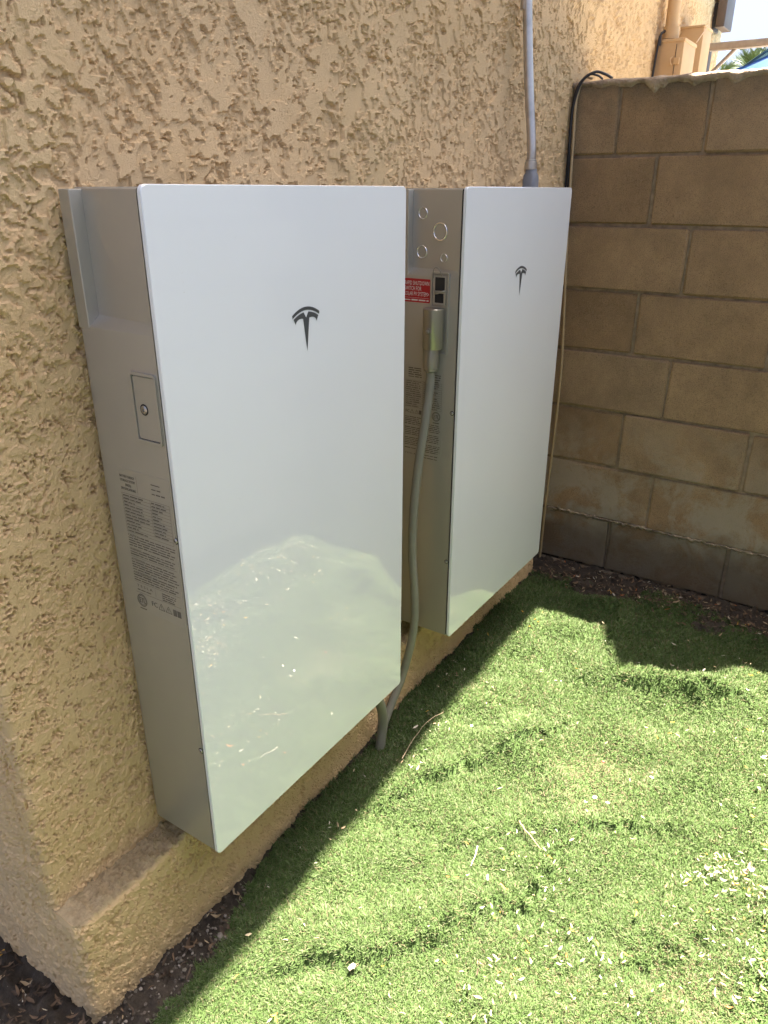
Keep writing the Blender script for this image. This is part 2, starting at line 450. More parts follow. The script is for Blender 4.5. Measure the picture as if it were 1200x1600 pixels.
YW, YP, XC, ZL = 0.020, -0.042, -0.212, -0.050      # wall face, plinth face, house end, ledge height
def wrap(s, yf, rad):
    """s >= XC+rad runs on the front face (x = s); smaller s turns the corner onto the end face"""
    s0 = XC + rad; arc = rad * math.pi / 2
    fr = s >= s0; ar = (~fr) & (s > s0 - arc)
    th = np.clip((s0 - s) / rad, 0, math.pi / 2)
    x = np.where(fr, s, np.where(ar, s0 - rad * np.sin(th), XC))
    y = np.where(fr, yf, np.where(ar, yf + rad - rad * np.cos(th), yf + rad + (s0 - arc - s)))
    nx = np.where(fr, 0, np.where(ar, -np.sin(th), -1.0)); ny = np.where(fr, -1.0, np.where(ar, -np.cos(th), 0))
    return x, y, nx, ny

house = empty('house', (1.7, 0.02, -0.28), 'house with tan skip-trowel stucco side wall behind the two white battery units', 'house')
def child(o):
    o.parent = house; o.matrix_parent_inverse = Matrix.Translation(-Vector(house.location)); return o
sx_ = axis([(-1.6, -0.62, 0.03), (-0.62, -0.26, 0.005), (-0.26, 0.16, 0.0025), (0.16, 1.95, 0.0032), (1.95, 3.75, 0.009)])
sz_ = axis([(ZL - 0.012, 0.02, 0.0028), (0.02, 1.02, 0.0028), (1.02, 1.56, 0.0026), (1.56, 2.02, 0.0065), (2.02, 3.40, 0.05)])
S, Z = np.meshgrid(sx_, sz_, indexing='ij')
x, y, nx, ny = wrap(S, YW, 0.014)
hh = stucco_h(S, Z)
V = np.stack([x + nx * hh, y + ny * hh, Z], -1).reshape(-1, 3)
F = grid_faces(len(sx_), len(sz_)); fs = S.ravel()[F[:, 0]]; fz = Z.ravel()[F[:, 0]]
hid = ((((fs > 0.13) & (fs < 0.55)) | ((fs > 0.93) & (fs < 1.36))) & (fz > 0.06) & (fz < 1.03)) | ((fs > 1.99) & (fz < 1.2)) | ((fs > 1.87) & (fz < 1.2))        # flush behind the units / below the far boxes: the core stands there
child(link('wall', fast_mesh('wall', V, F[~hid], False), M['stucco']))
# plinth: ledge from the wall outwards, rounded nose, then down
pt = axis([(-0.075, 0.0, 0.0030), (0.0, 0.26, 0.0030)])
ps = axis([(-1.6, -0.62, 0.03), (-0.62, -0.18, 0.0035), (-0.18, 1.735, 0.0032)])
S, T = np.meshgrid(ps, pt, indexing='ij')
x, y, nx, ny = wrap(S, YP, 0.014)
front = (ny < -0.05).astype(float)
rn = 0.012
ang = np.clip((T + rn * 0.8) / (rn * 1.6), 0, 1) * math.pi / 2      # 0 on the ledge, 90 deg on the face
ledge = np.minimum(T + rn * 0.8, 0); face = np.maximum(T - rn * 0.8, 0)
inw = rn * (1 - np.sin(ang)) * np.maximum(-ny, 0.05); back = -ledge * front
zz = ZL - face - rn * (1 - np.cos(ang))
led = np.cos(ang)
h1 = stucco_h(S + 0.062, zz); h2 = 0.0018 * samp(S2, S + 3, T + 3, PX) + 0.0028 * samp(S5, S + 3, T + 3, PX) + 0.0012 * samp(S3, S, T, PX) + 0.005 * sstep(-0.03, -0.07, T)
h2 = h2 * sstep(XC - 0.005, XC + 0.05, S)
V = np.stack([x - nx * inw + nx * h1 * (1 - led), y - ny * inw + ny * h1 * (1 - led) + back, zz + led * h2 * front], -1).reshape(-1, 3)
me = fast_mesh('plinth', V, grid_faces(len(ps), len(pt)), False)
dust = (sstep(0.35, 0.9, led) * front + 0.55 * sstep(-0.235, -0.285, zz) ).clip(0, 1)
dust = dust * sstep(-0.27, -0.23, S)
at = me.attributes.new('dust', 'FLOAT', 'POINT'); at.data.foreach_set('value', dust.astype(np.float32).ravel())
child(link('plinth', me, M['stucco'], label='stepped stucco plinth with dusty grey ledge'))
# solid core behind the stucco sheet and the far end
mb = MB(); mb.box((-0.19, 0.05, -0.4), (3.74, 4.0, 3.42)); mb.box((-0.200, -0.030, -0.4), (1.733, 0.049, -0.066)); child(mb.build('wall_core', M['stucco']))
# eave: soffit, fascia and tiled slope (overhead)
mb = MB(); mb.box((-1.3, -0.515, 3.375), (4.15, 0.3, 3.40)); child(mb.build('soffit', M['soffit']))
mb = MB(); mb.box((-1.3, -0.533, 3.36), (4.15, -0.515, 3.50)); child(mb.build('fascia', M['brown']))
mb = MB(); mb.add([(-1.35, -0.545, 3.505), (4.2, -0.545, 3.505), (4.2, 4.2, 4.8), (-1.35, 4.2, 4.8), (-1.35, -0.545, 3.54), (4.2, -0.545, 3.54), (4.2, 4.2, 4.84), (-1.35, 4.2, 4.84)],
       [(0,3,2,1),(4,5,6,7),(0,1,5,4),(1,2,6,5),(2,3,7,6),(3,0,4,7)]); child(mb.build('roof', M['roof']))

# ------------------------------------------------------------------ concrete block walls
def block_mesh(w, h, d, seed):
    """front face towards -x, origin at the middle of the front face; slightly worn corners"""
    import bmesh
    bm = bmesh.new(); bmesh.ops.create_cube(bm, size=1.0); r = random.Random(seed)
    for v in bm.verts: v.co = Vector((v.co.x * d + d / 2, v.co.y * w, v.co.z * h))
    bmesh.ops.bevel(bm, geom=list(bm.edges), offset=0.0045, segments=1, affect='EDGES')
    for v in bm.verts: v.co += Vector((r.uniform(-1, 1) * .0016, r.uniform(-1, 1) * .0024, r.uniform(-1, 1) * .0024))
    me = bpy.data.meshes.new('block'); bm.to_mesh(me); bm.free(); me.materials.append(M['block']); return me
BM_CACHE = {}
def add_block(parent, w, h, d, loc, rot=0.0, rnd=None):
    key = (round(w, 3), round(h, 3), rnd.randrange(3))
    if key not in BM_CACHE: BM_CACHE[key] = block_mesh(w, h, d, len(BM_CACHE))
    o = bpy.data.objects.new('block', BM_CACHE[key]); COL.objects.link(o); o.parent = parent
    o.location = loc; o.rotation_euler = (0, 0, rot); return o
XB, CH, TOPZ = 1.860, 0.200, 1.390
R = random.Random(3)
bw = empty('block_wall', (XB, 0, 0), 'brown concrete block garden wall closing the far end of the turf', 'wall')
odd = [0.012, -0.397, -0.803, -1.209, -1.50]; evn = [0.012, -0.270, -0.676, -1.082, -1.488]
JT = 0.010
for row in range(9):
    zc = TOPZ - CH * (row + 0.5); js = odd if row % 2 == 0 else evn
    if row == 0: js = [0.012, -0.137, -0.397, -0.803, -1.209, -1.50]
    for a, b in zip(js[:-1], js[1:]):
        gap = JT if row < 7 else 0.011
        if row == 0 and a == 0.012: gap = 0.003
        add_block(bw, abs(a - b) - gap, CH - JT, 0.15, (R.uniform(-0.0025, 0.0025) + (0.004 if row == 7 else 0) - (0.006 if row == 8 else 0), (a + b) / 2, zc), 0.0 + R.uniform(-.004, .004), R)
# mortar behind the faces; the lowest visible course has open head joints
mb = MB(); mb.box((0.0095, -1.50, TOPZ - CH * 7 - 0.004), (0.143, 0.012, TOPZ - 0.004)); mb.box((0.022, -1.50, TOPZ - CH * 9), (0.143, 0.012, TOPZ - CH * 7 - 0.004))
mb.build('mortar', M['mortar'], bw)
# smeared mortar along the joint above the lowest course and lumps in the head joints
NY = 420; ys = np.linspace(0.010, -1.48, NY); nn = band_noise(0.05, 0.0036, 31, 0.9)
def strip(zc, hw, proud, seed):
    prof = np.linspace(-1, 1, 7); V = np.zeros((NY, 7, 3)); lo = hw * (0.7 + 0.55 * nn[seed, :NY]); hi = hw * (0.7 + 0.45 * nn[seed + 40, :NY])
    for k, q in enumerate(prof):
        V[:, k, 1] = ys; V[:, k, 2] = zc + np.where(q < 0, q * np.clip(lo, .0005, 1), q * np.clip(hi, .0005, 1)) + 0.002 * nn[seed + 80, :NY]
        V[:, k, 0] = 0.006 - (0.006 + proud * (0.6 + 0.5 * nn[seed + 120, :NY])) * (1 - q * q)
    return V.reshape(-1, 3), grid_faces(NY, 7)
V, F = strip(TOPZ - CH * 7 + 0.002, 0.0085, 0.002, 10); link('mortar_smear', fast_mesh('mortar_smear', V, F, True), M['cap'], bw)
# irregular mortar cap with drips
prof_n = 12; NYc = 420; V = np.zeros((NYc, prof_n, 3))
sm_ = lambda q, w: np.convolve(np.pad(q, w, 'edge'), np.ones(2*w+1) / (2*w+1), 'valid')
dr = 0.007 + 0.007 * sm_(nn[200, :NYc], 8) + 0.003 * sm_(nn[230, :NYc], 2)
for yc, wd, dp in ((-0.075, 0.012, 0.010), (-0.235, 0.020, 0.022), (-0.262, 0.008, 0.012), (-0.345, 0.014, 0.016), (-0.46, 0.02, 0.012), (-0.62, 0.018, 0.02), (-0.9, 0.03, 0.02), (-1.2, 0.02, 0.02)):
    dr = dr + dp * np.exp(-((ys - yc) / wd) ** 2)
dr = np.clip(dr, 0.003, 0.05)
tp = 0.010 + 0.002 * sm_(nn[300, :NYc], 4)
for k in range(prof_n):
    q = k / (prof_n - 1)
    if q < 0.5:      # top from back to front
        t = q / 0.5; V[:, k, 0] = 0.16 - t * (0.16 + 0.006); V[:, k, 2] = TOPZ - 0.004 + tp + 0.012 * math.sin(math.pi * t) - 0.004 * t
    else:
        t = (q - 0.5) / 0.5; V[:, k, 0] = -0.006 - (0.003 + 0.0015 * sm_(nn[340, :NYc], 3)) * math.sin(math.pi * min(1, t * 1.15)) + 0.007 * t ** 3
        V[:, k, 2] = TOPZ - 0.004 + tp * (1 - t) - dr * t
    V[:, k, 1] = ys
link('mortar_cap', fast_mesh('mortar_cap', V.reshape(-1, 3), grid_faces(NYc, prof_n), True), M['cap'], bw)

M['paint'] = simple_mat('pale_painted_block', (0.60, 0.60, 0.59), 0.85, var=0.06, scale=6, bscale=200, bstr=0.6, bdist=0.003)
# the opposite boundary wall (outside the frame; mirrored in the glass)
YO = -1.400
ow = empty('block_wall', (0, YO, 0), 'pale painted block boundary wall facing the batteries across the turf strip', 'wall')
for row in range(8):
    zc = TOPZ - CH * (row + 0.5); off = 0.203 if row % 2 else 0.0
    for k in range(12):
        xc = 1.62 - off - 0.406 * k
        o = add_block(ow, 0.396, CH - JT, 0.15, (xc, 0, zc), -math.pi / 2, R); o.material_slots[0].link = 'OBJECT'; o.material_slots[0].material = M['paint']
mb = MB(); mb.box((-3.2, -0.143, -0.4), (1.85, -0.0062, TOPZ - 0.004)); mb.build('mortar', M['mortar'], ow)

# ------------------------------------------------------------------ turf
# edge of the turf towards the house
EX = np.array([-1.6, -0.6, -0.18, 0.02, 0.12, 0.22, 0.4, 2.0]); EY = np.array([-0.17, -0.15, -0.125, -0.108, -0.078, -0.058, -0.050, -0.050])
def turf_mask(x, y):
    e = np.interp(x, EX, EY) + 0.006 * samp(NB['b'], x + 3, y + 3, 0.004)
    xe = np.interp(y, [-1.4, -0.9, -0.75, -0.45, -0.40, -0.1], [1.82, 1.77, 1.76, 1.81, 1.735, 1.765]) + 0.012 * samp(NB['b'], x + 6, y + 3, 0.004)
    return (y < e) & (x < xe) & (y > -1.385)
tx = axis([(-1.6, -0.4, 0.05), (-0.4, 1.82, 0.008)]); ty = axis([(-1.39, -0.04, 0.008)])
X, Y = np.meshgrid(tx, ty, indexing='ij'); Zt = turf_z(X, Y)
F = grid_faces(len(tx), len(ty)); cx = X.ravel()[F].mean(1); cy = Y.ravel()[F].mean(1)
o = link('turf', fast_mesh('turf', np.stack([X, Y, Zt], -1).reshape(-1, 3), F[turf_mask(cx, cy)], True), M['turf_back'])
tag(o, kind='structure')

def blades(n_try, x0, x1, y0, y1, wid, hmul, dens):
    x = rng.uniform(x0, x1, n_try); y = rng.uniform(y0, y1, n_try)
    k = turf_mask(x, y) & (rng.uniform(0, 1, n_try) < dens(x, y)); x = x[k]; y = y[k]
    return x, y, np.full(len(x), wid), np.full(len(x), hmul)
def dens_cam(x, y):
    d = np.hypot(np.hypot(x - CAM[0], y - CAM[1]), 1.3)
    return np.clip(1.0 * (1.45 / d) ** 1.6, 0.22, 1.0)
A = blades(600000, -0.45, 1.82, -1.0, -0.04, 0.00132, 1.0, dens_cam)
B = blades(150000, -0.3, 1.82, -1.385, -1.0, 0.0021, 1.0, lambda x, y: np.full(len(x), 0.55))
C = blades(30000, -1.6, -0.45, -1.385, -0.10, 0.0055, 1.3, lambda x, y: np.full(len(x), 0.8))
bx_, by_, bwid, bh = [np.concatenate(q) for q in zip(A, B, C)]
nb = len(bx_)
dcam = np.hypot(np.hypot(bx_ - CAM[0], by_ - CAM[1]), 1.3); bwid = bwid * np.clip(dcam / 1.6, 0.85, 1.5)
L = rng.normal(0.0135, 0.0028, nb).clip(0.006, 0.021) * bh
thin = samp(NB['d'], bx_ + 2, by_ + 8, 0.004); worn = np.exp(-(((bx_ - 0.80) / 0.10) ** 2 + ((by_ + 0.60) / 0.09) ** 2)) + 0.7 * np.exp(-(((bx_ - 0.43) / 0.10) ** 2 + ((by_ + 0.93) / 0.08) ** 2))
L = L * (1 - 0.35 * worn.clip(0, 1))
az = rng.uniform(0, 2 * math.pi, nb); lean = np.abs(rng.normal(0.80, 0.30, nb)).clip(0.05, 1.25)
gxn = 0.25 * samp(NB['a'], bx_ + 1, by_ + 1, 0.004) - 0.30; gyn = 0.25 * samp(NB['a'], bx_ + 3, by_ + 2, 0.004) - 0.1
dx = np.cos(az) * np.sin(lean) + gxn * 0.6; dy = np.sin(az) * np.sin(lean) + gyn * 0.6; dz = np.cos(lean)
nrm = np.sqrt(dx**2 + dy**2 + dz**2); dx /= nrm; dy /= nrm; dz /= nrm
wa = az + math.pi / 2 + rng.normal(0, 0.6, nb); wx = np.cos(wa) * bwid / 2; wy = np.sin(wa) * bwid / 2
bz = turf_z(bx_, by_) - 0.001
V = np.zeros((nb, 5, 3), np.float32)
mx_ = bx_ + dx * L * 0.55; my_ = by_ + dy * L * 0.55; mz_ = bz + dz * L * 0.62
droop = rng.uniform(0.0, 0.45, nb)
tx_ = bx_ + dx * L * (1.0 + 0.25 * droop); ty_ = by_ + dy * L * (1.0 + 0.25 * droop); tz_ = bz + dz * L * (1.05 - 0.5 * droop)
V[:, 0] = np.stack([bx_ - wx, by_ - wy, bz], -1); V[:, 1] = np.stack([bx_ + wx, by_ + wy, bz], -1)
V[:, 2] = np.stack([mx_ + wx * .9, my_ + wy * .9, mz_], -1); V[:, 3] = np.stack([mx_ - wx * .9, my_ - wy * .9, mz_], -1)
V[:, 4] = np.stack([tx_, ty_, tz_], -1)
i0 = np.arange(nb)[:, None] * 5
me = fast_mesh('turf_blades', V.reshape(-1, 3), [i0 + np.array([0, 1, 2, 3]), i0 + np.array([3, 2, 4])], False)
c1 = np.array([0.066, 0.114, 0.029]); c2 = np.array([0.112, 0.162, 0.054]); c3 = np.array([0.168, 0.196, 0.098]); c4 = np.array([0.20, 0.165, 0.095])
rr = rng.uniform(0, 1, nb); colr = c1 + (c2 - c1) * rng.uniform(0, 1, nb)[:, None]
pale = rr < 0.22; colr[pale] = c3 * rng.uniform(0.75, 1.1, (pale.sum(), 1))
thatch = rng.uniform(0, 1, nb) < (0.05 + 0.40 * worn.clip(0, 1) + 0.04 * thin.clip(0, 2)); colr[thatch] = c4 * rng.uniform(0.8, 1.15, (thatch.sum(), 1))
colv = np.repeat(np.concatenate([colr, np.ones((nb, 1))], 1)[:, None], 5, 1)
at = me.attributes.new('col', 'FLOAT_COLOR', 'POINT'); at.data.foreach_set('color', colv.astype(np.float32).ravel())
o = link('turf_blades', me, M['blade'])
tag(o, 'short green artificial turf covering the strip in front of the battery units', 'turf', kind='stuff')

# ------------------------------------------------------------------ wall batteries
UW, UD, UH = 0.609, 0.1636, 1.099
def side_x(y, z):
    """x of the left case side (unit-local) at depth y and height z"""
    if z > 0.925: return 0.003 + 0.020 * (y + 0.151) / 0.135
    return 0.003
def case_mesh():
    def sec(inset, r, shrink=0.0):
        rx = r * 0.25; half = [(0.003 + shrink, -0.151), (0.003 + shrink + inset * 0.5, -0.0875), (0.003 + shrink + inset, 0.003 - r)]
        for k in range(1, 7):
            a = math.pi / 2 * k / 6
            half.append((0.003 + shrink + inset + rx * (1 - math.cos(a)), 0.003 - r + r * math.sin(a)))
        return half + [(UW - px, py) for px, py in reversed(half)]
    lv = [(0.000, sec(0, 0.014, 0.004)), (0.0015, sec(0, 0.014, 0.0012)), (0.004, sec(0, 0.014)), (0.914, sec(0, 0.014)), (0.9165, sec(0.0010, 0.014)), (0.9295, sec(0.019, 0.014)), (0.9315, sec(0.020, 0.014)),
          (1.090, sec(0.020, 0.014)), (1.0935, sec(0.020, 0.014, 0.001)), (1.096, sec(0.020, 0.014, 0.004))]
    n = len(lv[0][1]); V = [(x, y, z) for z, s in lv for x, y in s]; F = []
    for i in range(len(lv) - 1):
        for k in range(n):
            k2 = (k + 1) % n; F.append((i*n+k, i*n+k2, (i+1)*n+k2, (i+1)*n+k))
    F += [tuple(range(n))[::-1], tuple((len(lv)-1)*n + k for k in range(n))]
    return MB().add(V, F)
def plate(mb, outline, y0, y1, bev=0.0012, axis_='y', origin=(0, 0, 0)):
    """prism from a 2D outline; axis_ y: outline in (x,z), axis_ x: outline in (y,z)"""
    n = len(outline); V = []; F = []
    cx = sum(p[0] for p in outline) / n; cz = sum(p[1] for p in outline) / n
    def put(p, d): return (p[0], d, p[1]) if axis_ == 'y' else (d, p[0], p[1])
    def sh(p, s):
        dx, dz = p[0] - cx, p[1] - cz; l = math.hypot(dx, dz) or 1
        return (p[0] - dx / l * s, p[1] - dz / l * s)
    sg = 1 if y1 > y0 else -1
    rings = [(0, y0 + sg * 0), ] if bev <= 0 else []
    if bev > 0: rings = [(bev, y0), (0, y0 + sg * bev), (0, y1 - sg * bev), (bev, y1)]
    else: rings = [(0, y0), (0, y1)]
    for s, d in rings: V += [put(sh(p, s), d) for p in outline]
    for i in range(len(rings) - 1):
        for k in range(n):
            k2 = (k + 1) % n; F.append((i*n+k, i*n+k2, (i+1)*n+k2, (i+1)*n+k))
    F += [tuple(range(n))[::-1], tuple((len(rings)-1)*n + k for k in range(n))]
    V = [(v[0] + origin[0], v[1] + origin[1], v[2] + origin[2]) for v in V]
    return mb.add(V, F)
def emblem(mb, cx, y, zc, w, h):
    N = 16
    def pt(u, v): return (cx + u * w, y, zc + (v - 0.5) * h)
    xs = [-0.5 + i / N for i in range(N + 1)]
    top = [(x, 1 - 0.15 * (2*x)**2) for x in xs]; bot = [(x * 0.972, 0.925 - 0.145 * (2*x)**2) for x in xs]
    V = [pt(*p) for p in top] + [pt(*p) for p in bot]; mb.add(V, [(i, i+1, N+2+i, N+1+i) for i in range(N)])
    for sgn in (1, -1):
        arc = [(0.085 + (0.455 - 0.085) * i / 8) for i in range(9)]
        up = [(a, 0.888 - 0.15 * (2*a)**2) for a in arc]
        dn = [(0.115, 0.745), (0.165, 0.752), (0.215, 0.752), (0.26, 0.747), (0.30, 0.735), (0.335, 0.715), (0.36, 0.69), (0.378, 0.655), (0.385, 0.638)]
        V = [pt(sgn * a, b) for a, b in up] + [pt(sgn * a, b) for a, b in dn]
        mb.add(V, [(i, i+1, 10+i, 9+i) for i in range(8)])
        mb.add([pt(0, 0.76), pt(sgn * 0.085, up[0][1]), pt(sgn * 0.115, 0.745), pt(0, 0.0)], [(0, 1, 2, 3)])
def screw(x, y, z, parent, r=0.0042):
    mb = MB(); n = 16
    def ring(rr, xx): return [(xx, y + rr * math.cos(2*math.pi*k/n), z + rr * math.sin(2*math.pi*k/n)) for k in range(n)]
    V = ring(r, x) + ring(r, x - 0.0010) + ring(r * 0.75, x - 0.0019) + ring(r * 0.42, x - 0.0020) + ring(r * 0.36, x + 0.0008)
    F = [(i*n+k, i*n+(k+1) % n, (i+1)*n+(k+1) % n, (i+1)*n+k) for i in range(4) for k in range(n)] + [tuple(4*n+k for k in range(n))]
    s = mb.add(V, F).build('screw', M['screw'], parent, 40)
    mb = MB(); mb.add(ring(r * 1.35, x - 0.0003) + ring(r * 1.0, x - 0.0003), [(k, (k+1) % n, n+(k+1) % n, n+k) for k in range(n)]).build('screw_recess', M['dark'], s)
    return s
TXT = {}
def text_geo(s):
    if s not in TXT:
        cu = bpy.data.curves.new('t', 'FONT'); cu.body = s; cu.size = 1.0; cu.resolution_u = 2
        ob = bpy.data.objects.new('t', cu); me = bpy.data.meshes.new_from_object(ob)
        TXT[s] = ([tuple(v.co) for v in me.vertices], [tuple(p.vertices) for p in me.polygons])
        bpy.data.objects.remove(ob); bpy.data.curves.remove(cu); bpy.data.meshes.remove(me)
    return TXT[s]
class Print:
    """flat print on the -x side of a unit: u runs towards the front (-y), v runs up"""
    def __init__(s, x, y0, z0): s.x, s.y0, s.z0, s.mb = x, y0, z0, MB()
    def P(s, u, v): return (s.x, s.y0 - u, s.z0 + v)
    def rect(s, u0, v0, u1, v1): s.mb.add([s.P(u0, v0), s.P(u1, v0), s.P(u1, v1), s.P(u0, v1)], [(0, 1, 2, 3)])
    def line(s, a, b, w):
        dx, dy = b[0]-a[0], b[1]-a[1]; l = math.hypot(dx, dy); nx, ny = -dy/l*w/2, dx/l*w/2
        s.mb.add([s.P(a[0]+nx, a[1]+ny), s.P(a[0]-nx, a[1]-ny), s.P(b[0]-nx, b[1]-ny), s.P(b[0]+nx, b[1]+ny)], [(0, 1, 2, 3)])
    def text(s, t, u, v, size, width=None, bold=0.0, sxm=1.0, center=False):
        V, F = text_geo(t); w = max(p[0] for p in V) - min(p[0] for p in V); k = (width / w / size) if width else sxm
        if center: u = u - w * size * k / 2
        for du in ((0,) if not bold else (-bold, bold)):
            s.mb.add([(s.x - (0.00003 if du > 0 else 0), s.y0 - (u + du + p[0] * size * k), s.z0 + v + p[1] * size) for p in V], F)
    def words(s, u0, u1, v, h, seed, ragged=0.15):
        r = random.Random(seed); u = u0; end = u1 - r.uniform(0, ragged) * (u1 - u0)
        while u < end:
            w = r.uniform(2.0, 6.5) * h; w = min(w, end - u); s.rect(u, v, u + w, v + h * r.uniform(0.45, 0.7)); u += w + h * 0.6
    def ring(s, u, v, r0, r1, n=24):
        V = [s.P(u + q*math.cos(2*math.pi*k/n), v + q*math.sin(2*math.pi*k/n)) for q in (r0, r1) for k in range(n)]
        s.mb.add(V, [(k, (k+1) % n, n+(k+1) % n, n+k) for k in range(n)])
    def etl(s, u, v, r):
        s.ring(u, v, r * 0.86, r); s.ring(u, v, r * 0.70, r * 0.78)
        s.text('ETL', u, v - r * 0.40, r * 1.15, width=r * 1.15, bold=r * 0.04, center=True)
    def tri(s, u, v, a, bang=True):
        p = [(u - a/2, v - a*0.43), (u + a/2, v - a*0.43), (u, v + a*0.43)]
        for i in range(3): s.line(p[i], p[(i+1) % 3], a * 0.07)
        if bang: s.rect(u - a*0.04, v - a*0.13, u + a*0.04, v + a*0.17); s.rect(u - a*0.04, v - a*0.30, u + a*0.04, v - a*0.21)
    def book(s, u, v, w, h):
        s.rect(u - w/2, v - h/2, u - w*0.04, v + h/2); s.rect(u + w*0.04, v - h/2, u + w/2, v + h/2)
    def build(s, parent, mat): return s.mb.build('print', mat, parent)

def make_unit(x0, label):
    u = empty('wall_battery', (x0, 0, 0), label, 'battery unit')
    case_mesh().build('case', M['case'], u, 30)
    mb = MB(); mb.box((0.004, -0.1555, 0.004), (UW - 0.004, -0.1508, UH - 0.005), 0.0012); mb.build('gasket', M['gasket'], u)
    mb = MB(); ol = [(a + UW / 2, b + UH / 2) for a, b in rrect(UW, UH, 0.009, 6)]
    plate(mb, ol, -0.1558, -UD, 0.0012); g = mb.build('glass_panel', M['glass'], u, 25)
    mb = MB(); emblem(mb, 0.3055, -UD - 0.0004, 0.8835, 0.070, 0.072); mb.build('emblem', M['emblem'], g)
    # wall bracket with a side flange beside the stepped-in upper case
    for xa in (0.0026, UW - 0.0286):
        mb = MB(); mb.box((xa, -0.0195, 0.9125), (xa + 0.026, 0.0034, 1.0935), 0.0010); mb.build('bracket_flange', M['case'], u, 30)
    for za, zb in ((0.80, 1.088), (0.10, 0.20)):
        mb = MB(); mb.box((0.05, -0.0015, za), (UW - 0.05, 0.030, zb), 0.0015); mb.build('wall_bracket', M['bracket'], u, 30)
    for z in (0.6165, 0.226): screw(0.003, -0.1465 if x0 > 0.5 else -0.1475, z - (0.006 if x0 > 0.5 else 0), u)
    return u

u1 = make_unit(0.0, 'nearer white glass-fronted battery unit with hatch and specification label on its side')
u2 = make_unit(0.849, 'farther white glass-fronted battery unit with red shutdown label, next to the block wall')

# unit 1 side: hatch and specification label
def side_plate(w, h, r, yc, zc, x_out, x_in, bev=0.0008):
    mb = MB(); plate(mb, [(yc + a, zc + b) for a, b in rrect(w, h, r, 5)], x_in, x_out, bev, 'x'); return mb
def side_frame(w, h, r, t, yc, zc, x_out, x_in):
    a = rrect(w, h, r, 5); b = rrect(w - 2*t, h - 2*t, max(r - t, 0.0008), 5); n = len(a); mb = MB()
    V = [(x_in, yc+p[0], zc+p[1]) for p in a] + [(x_out, yc+p[0]*0.997, zc+p[1]*0.997) for p in a] + [(x_out, yc+p[0], zc+p[1]) for p in b] + [(x_in, yc+p[0], zc+p[1]) for p in b]
    F = [(i*n+k, i*n+(k+1) % n, (i+1)*n+(k+1) % n, (i+1)*n+k) for i in range(3) for k in range(n)]
    return mb.add(V, F)
side_frame(0.053, 0.101, 0.005, 0.0040, -0.1205, 0.8125, 0.0000, 0.0035).build('hatch_frame', M['case'], u1, 35)
side_frame(0.0445, 0.0925, 0.003, 0.0008, -0.1205, 0.8125, 0.0026, 0.0035).build('hatch_gap', M['dark'], u1)
hc = side_plate(0.0425, 0.0905, 0.003, -0.1205, 0.8125, 0.0016, 0.0035, 0.0006).build('hatch_cover', M['case'], u1, 35)
screw(0.0016, -0.1165, 0.811, hc, 0.0062)

lb = side_plate(0.112, 0.246, 0.002, -0.0915, 0.5885, 0.00265, 0.0031, 0).build('specification_label', M['case'], u1)
p = Print(0.00235, -0.0385, 0.475)          # u 0..0.106, v 0..0.23
for i, t in enumerate(('BATTERY ENERGY', 'STORAGE SYSTEM', '(BESS)', 'SPECIFICATIONS')):
    p.text(t, 0.0165, 0.2215 - i * 0.0068, 0.0058, width=(0.0125 if i == 2 else 0.033), bold=0.00018, center=True)
p.line((0.0375, 0.2275), (0.0375, 0.199), 0.0004)
for i in range(3): p.words(0.069, 0.1 - 0.01 * (i < 2), 0.2215 - i * 0.0075, 0.0032, 40 + i)
tt, tb = 0.1955, 0.131; rows = 12
for k in range(rows + 1):
    v = tt - (tt - tb) * k / rows; p.line((0, v), (0.104, v), 0.00042)
    if k < rows:
        p.words(0.002, 0.058, v - 0.0042, 0.0030, 60 + k, 0.6)
        if k < rows - 1: p.words(0.0645, 0.098, v - 0.0042, 0.0030, 90 + k, 0.7)
for uu, vb in ((0, tb), (0.104, tb), (0.0625, tb + (tt - tb) / rows)): p.line((uu, tt), (uu, vb), 0.00042)
def para(head, wd, v, nl, seed):
    p.text(head, 0.0, v - 0.0042, 0.0056, width=wd, bold=0.00016)
    p.words(wd + 0.002, 0.106, v - 0.0036, 0.0032, seed)
    for i in range(1, nl): p.words(0.0, 0.106, v - 0.0036 - 0.0043 * i, 0.0032, seed + i)
para('CAUTION', 0.026, 0.1275, 5, 200)
para('WARNING', 0.027, 0.1035, 3, 210)
p.line((0, 0.0885), (0.104, 0.0885), 0.0005)
para('ATTENTION', 0.031, 0.0855, 5, 220)
para('AVERTISSEMENT', 0.043, 0.0625, 4, 230)
p.line((0, 0.0435), (0.104, 0.0435), 0.0005)
p.text('T E S L A', 0.004, 0.0345, 0.0066, width=0.036, bold=0.0002)
p.words(0.004, 0.036, 0.0285, 0.003, 240, 0.0)
p.line((0.047, 0.041), (0.047, 0.0275), 0.0004)
for i in range(4): p.words(0.062, 0.1, 0.0375 - i * 0.0038, 0.0030, 250 + i, 0.4)
p.line((0, 0.0245), (0.104, 0.0245), 0.0005)
p.etl(0.0115, 0.0105, 0.0115); p.words(0.004, 0.02, -0.0055, 0.0036, 261, 0.0)
p.text('FC', 0.034, 0.008, 0.0125, width=0.0125, bold=0.0003)
p.tri(0.057, 0.0125, 0.0135); p.tri(0.0735, 0.0125, 0.0135); p.book(0.0925, 0.0115, 0.0175, 0.0115)
p.build(lb, M['print'])

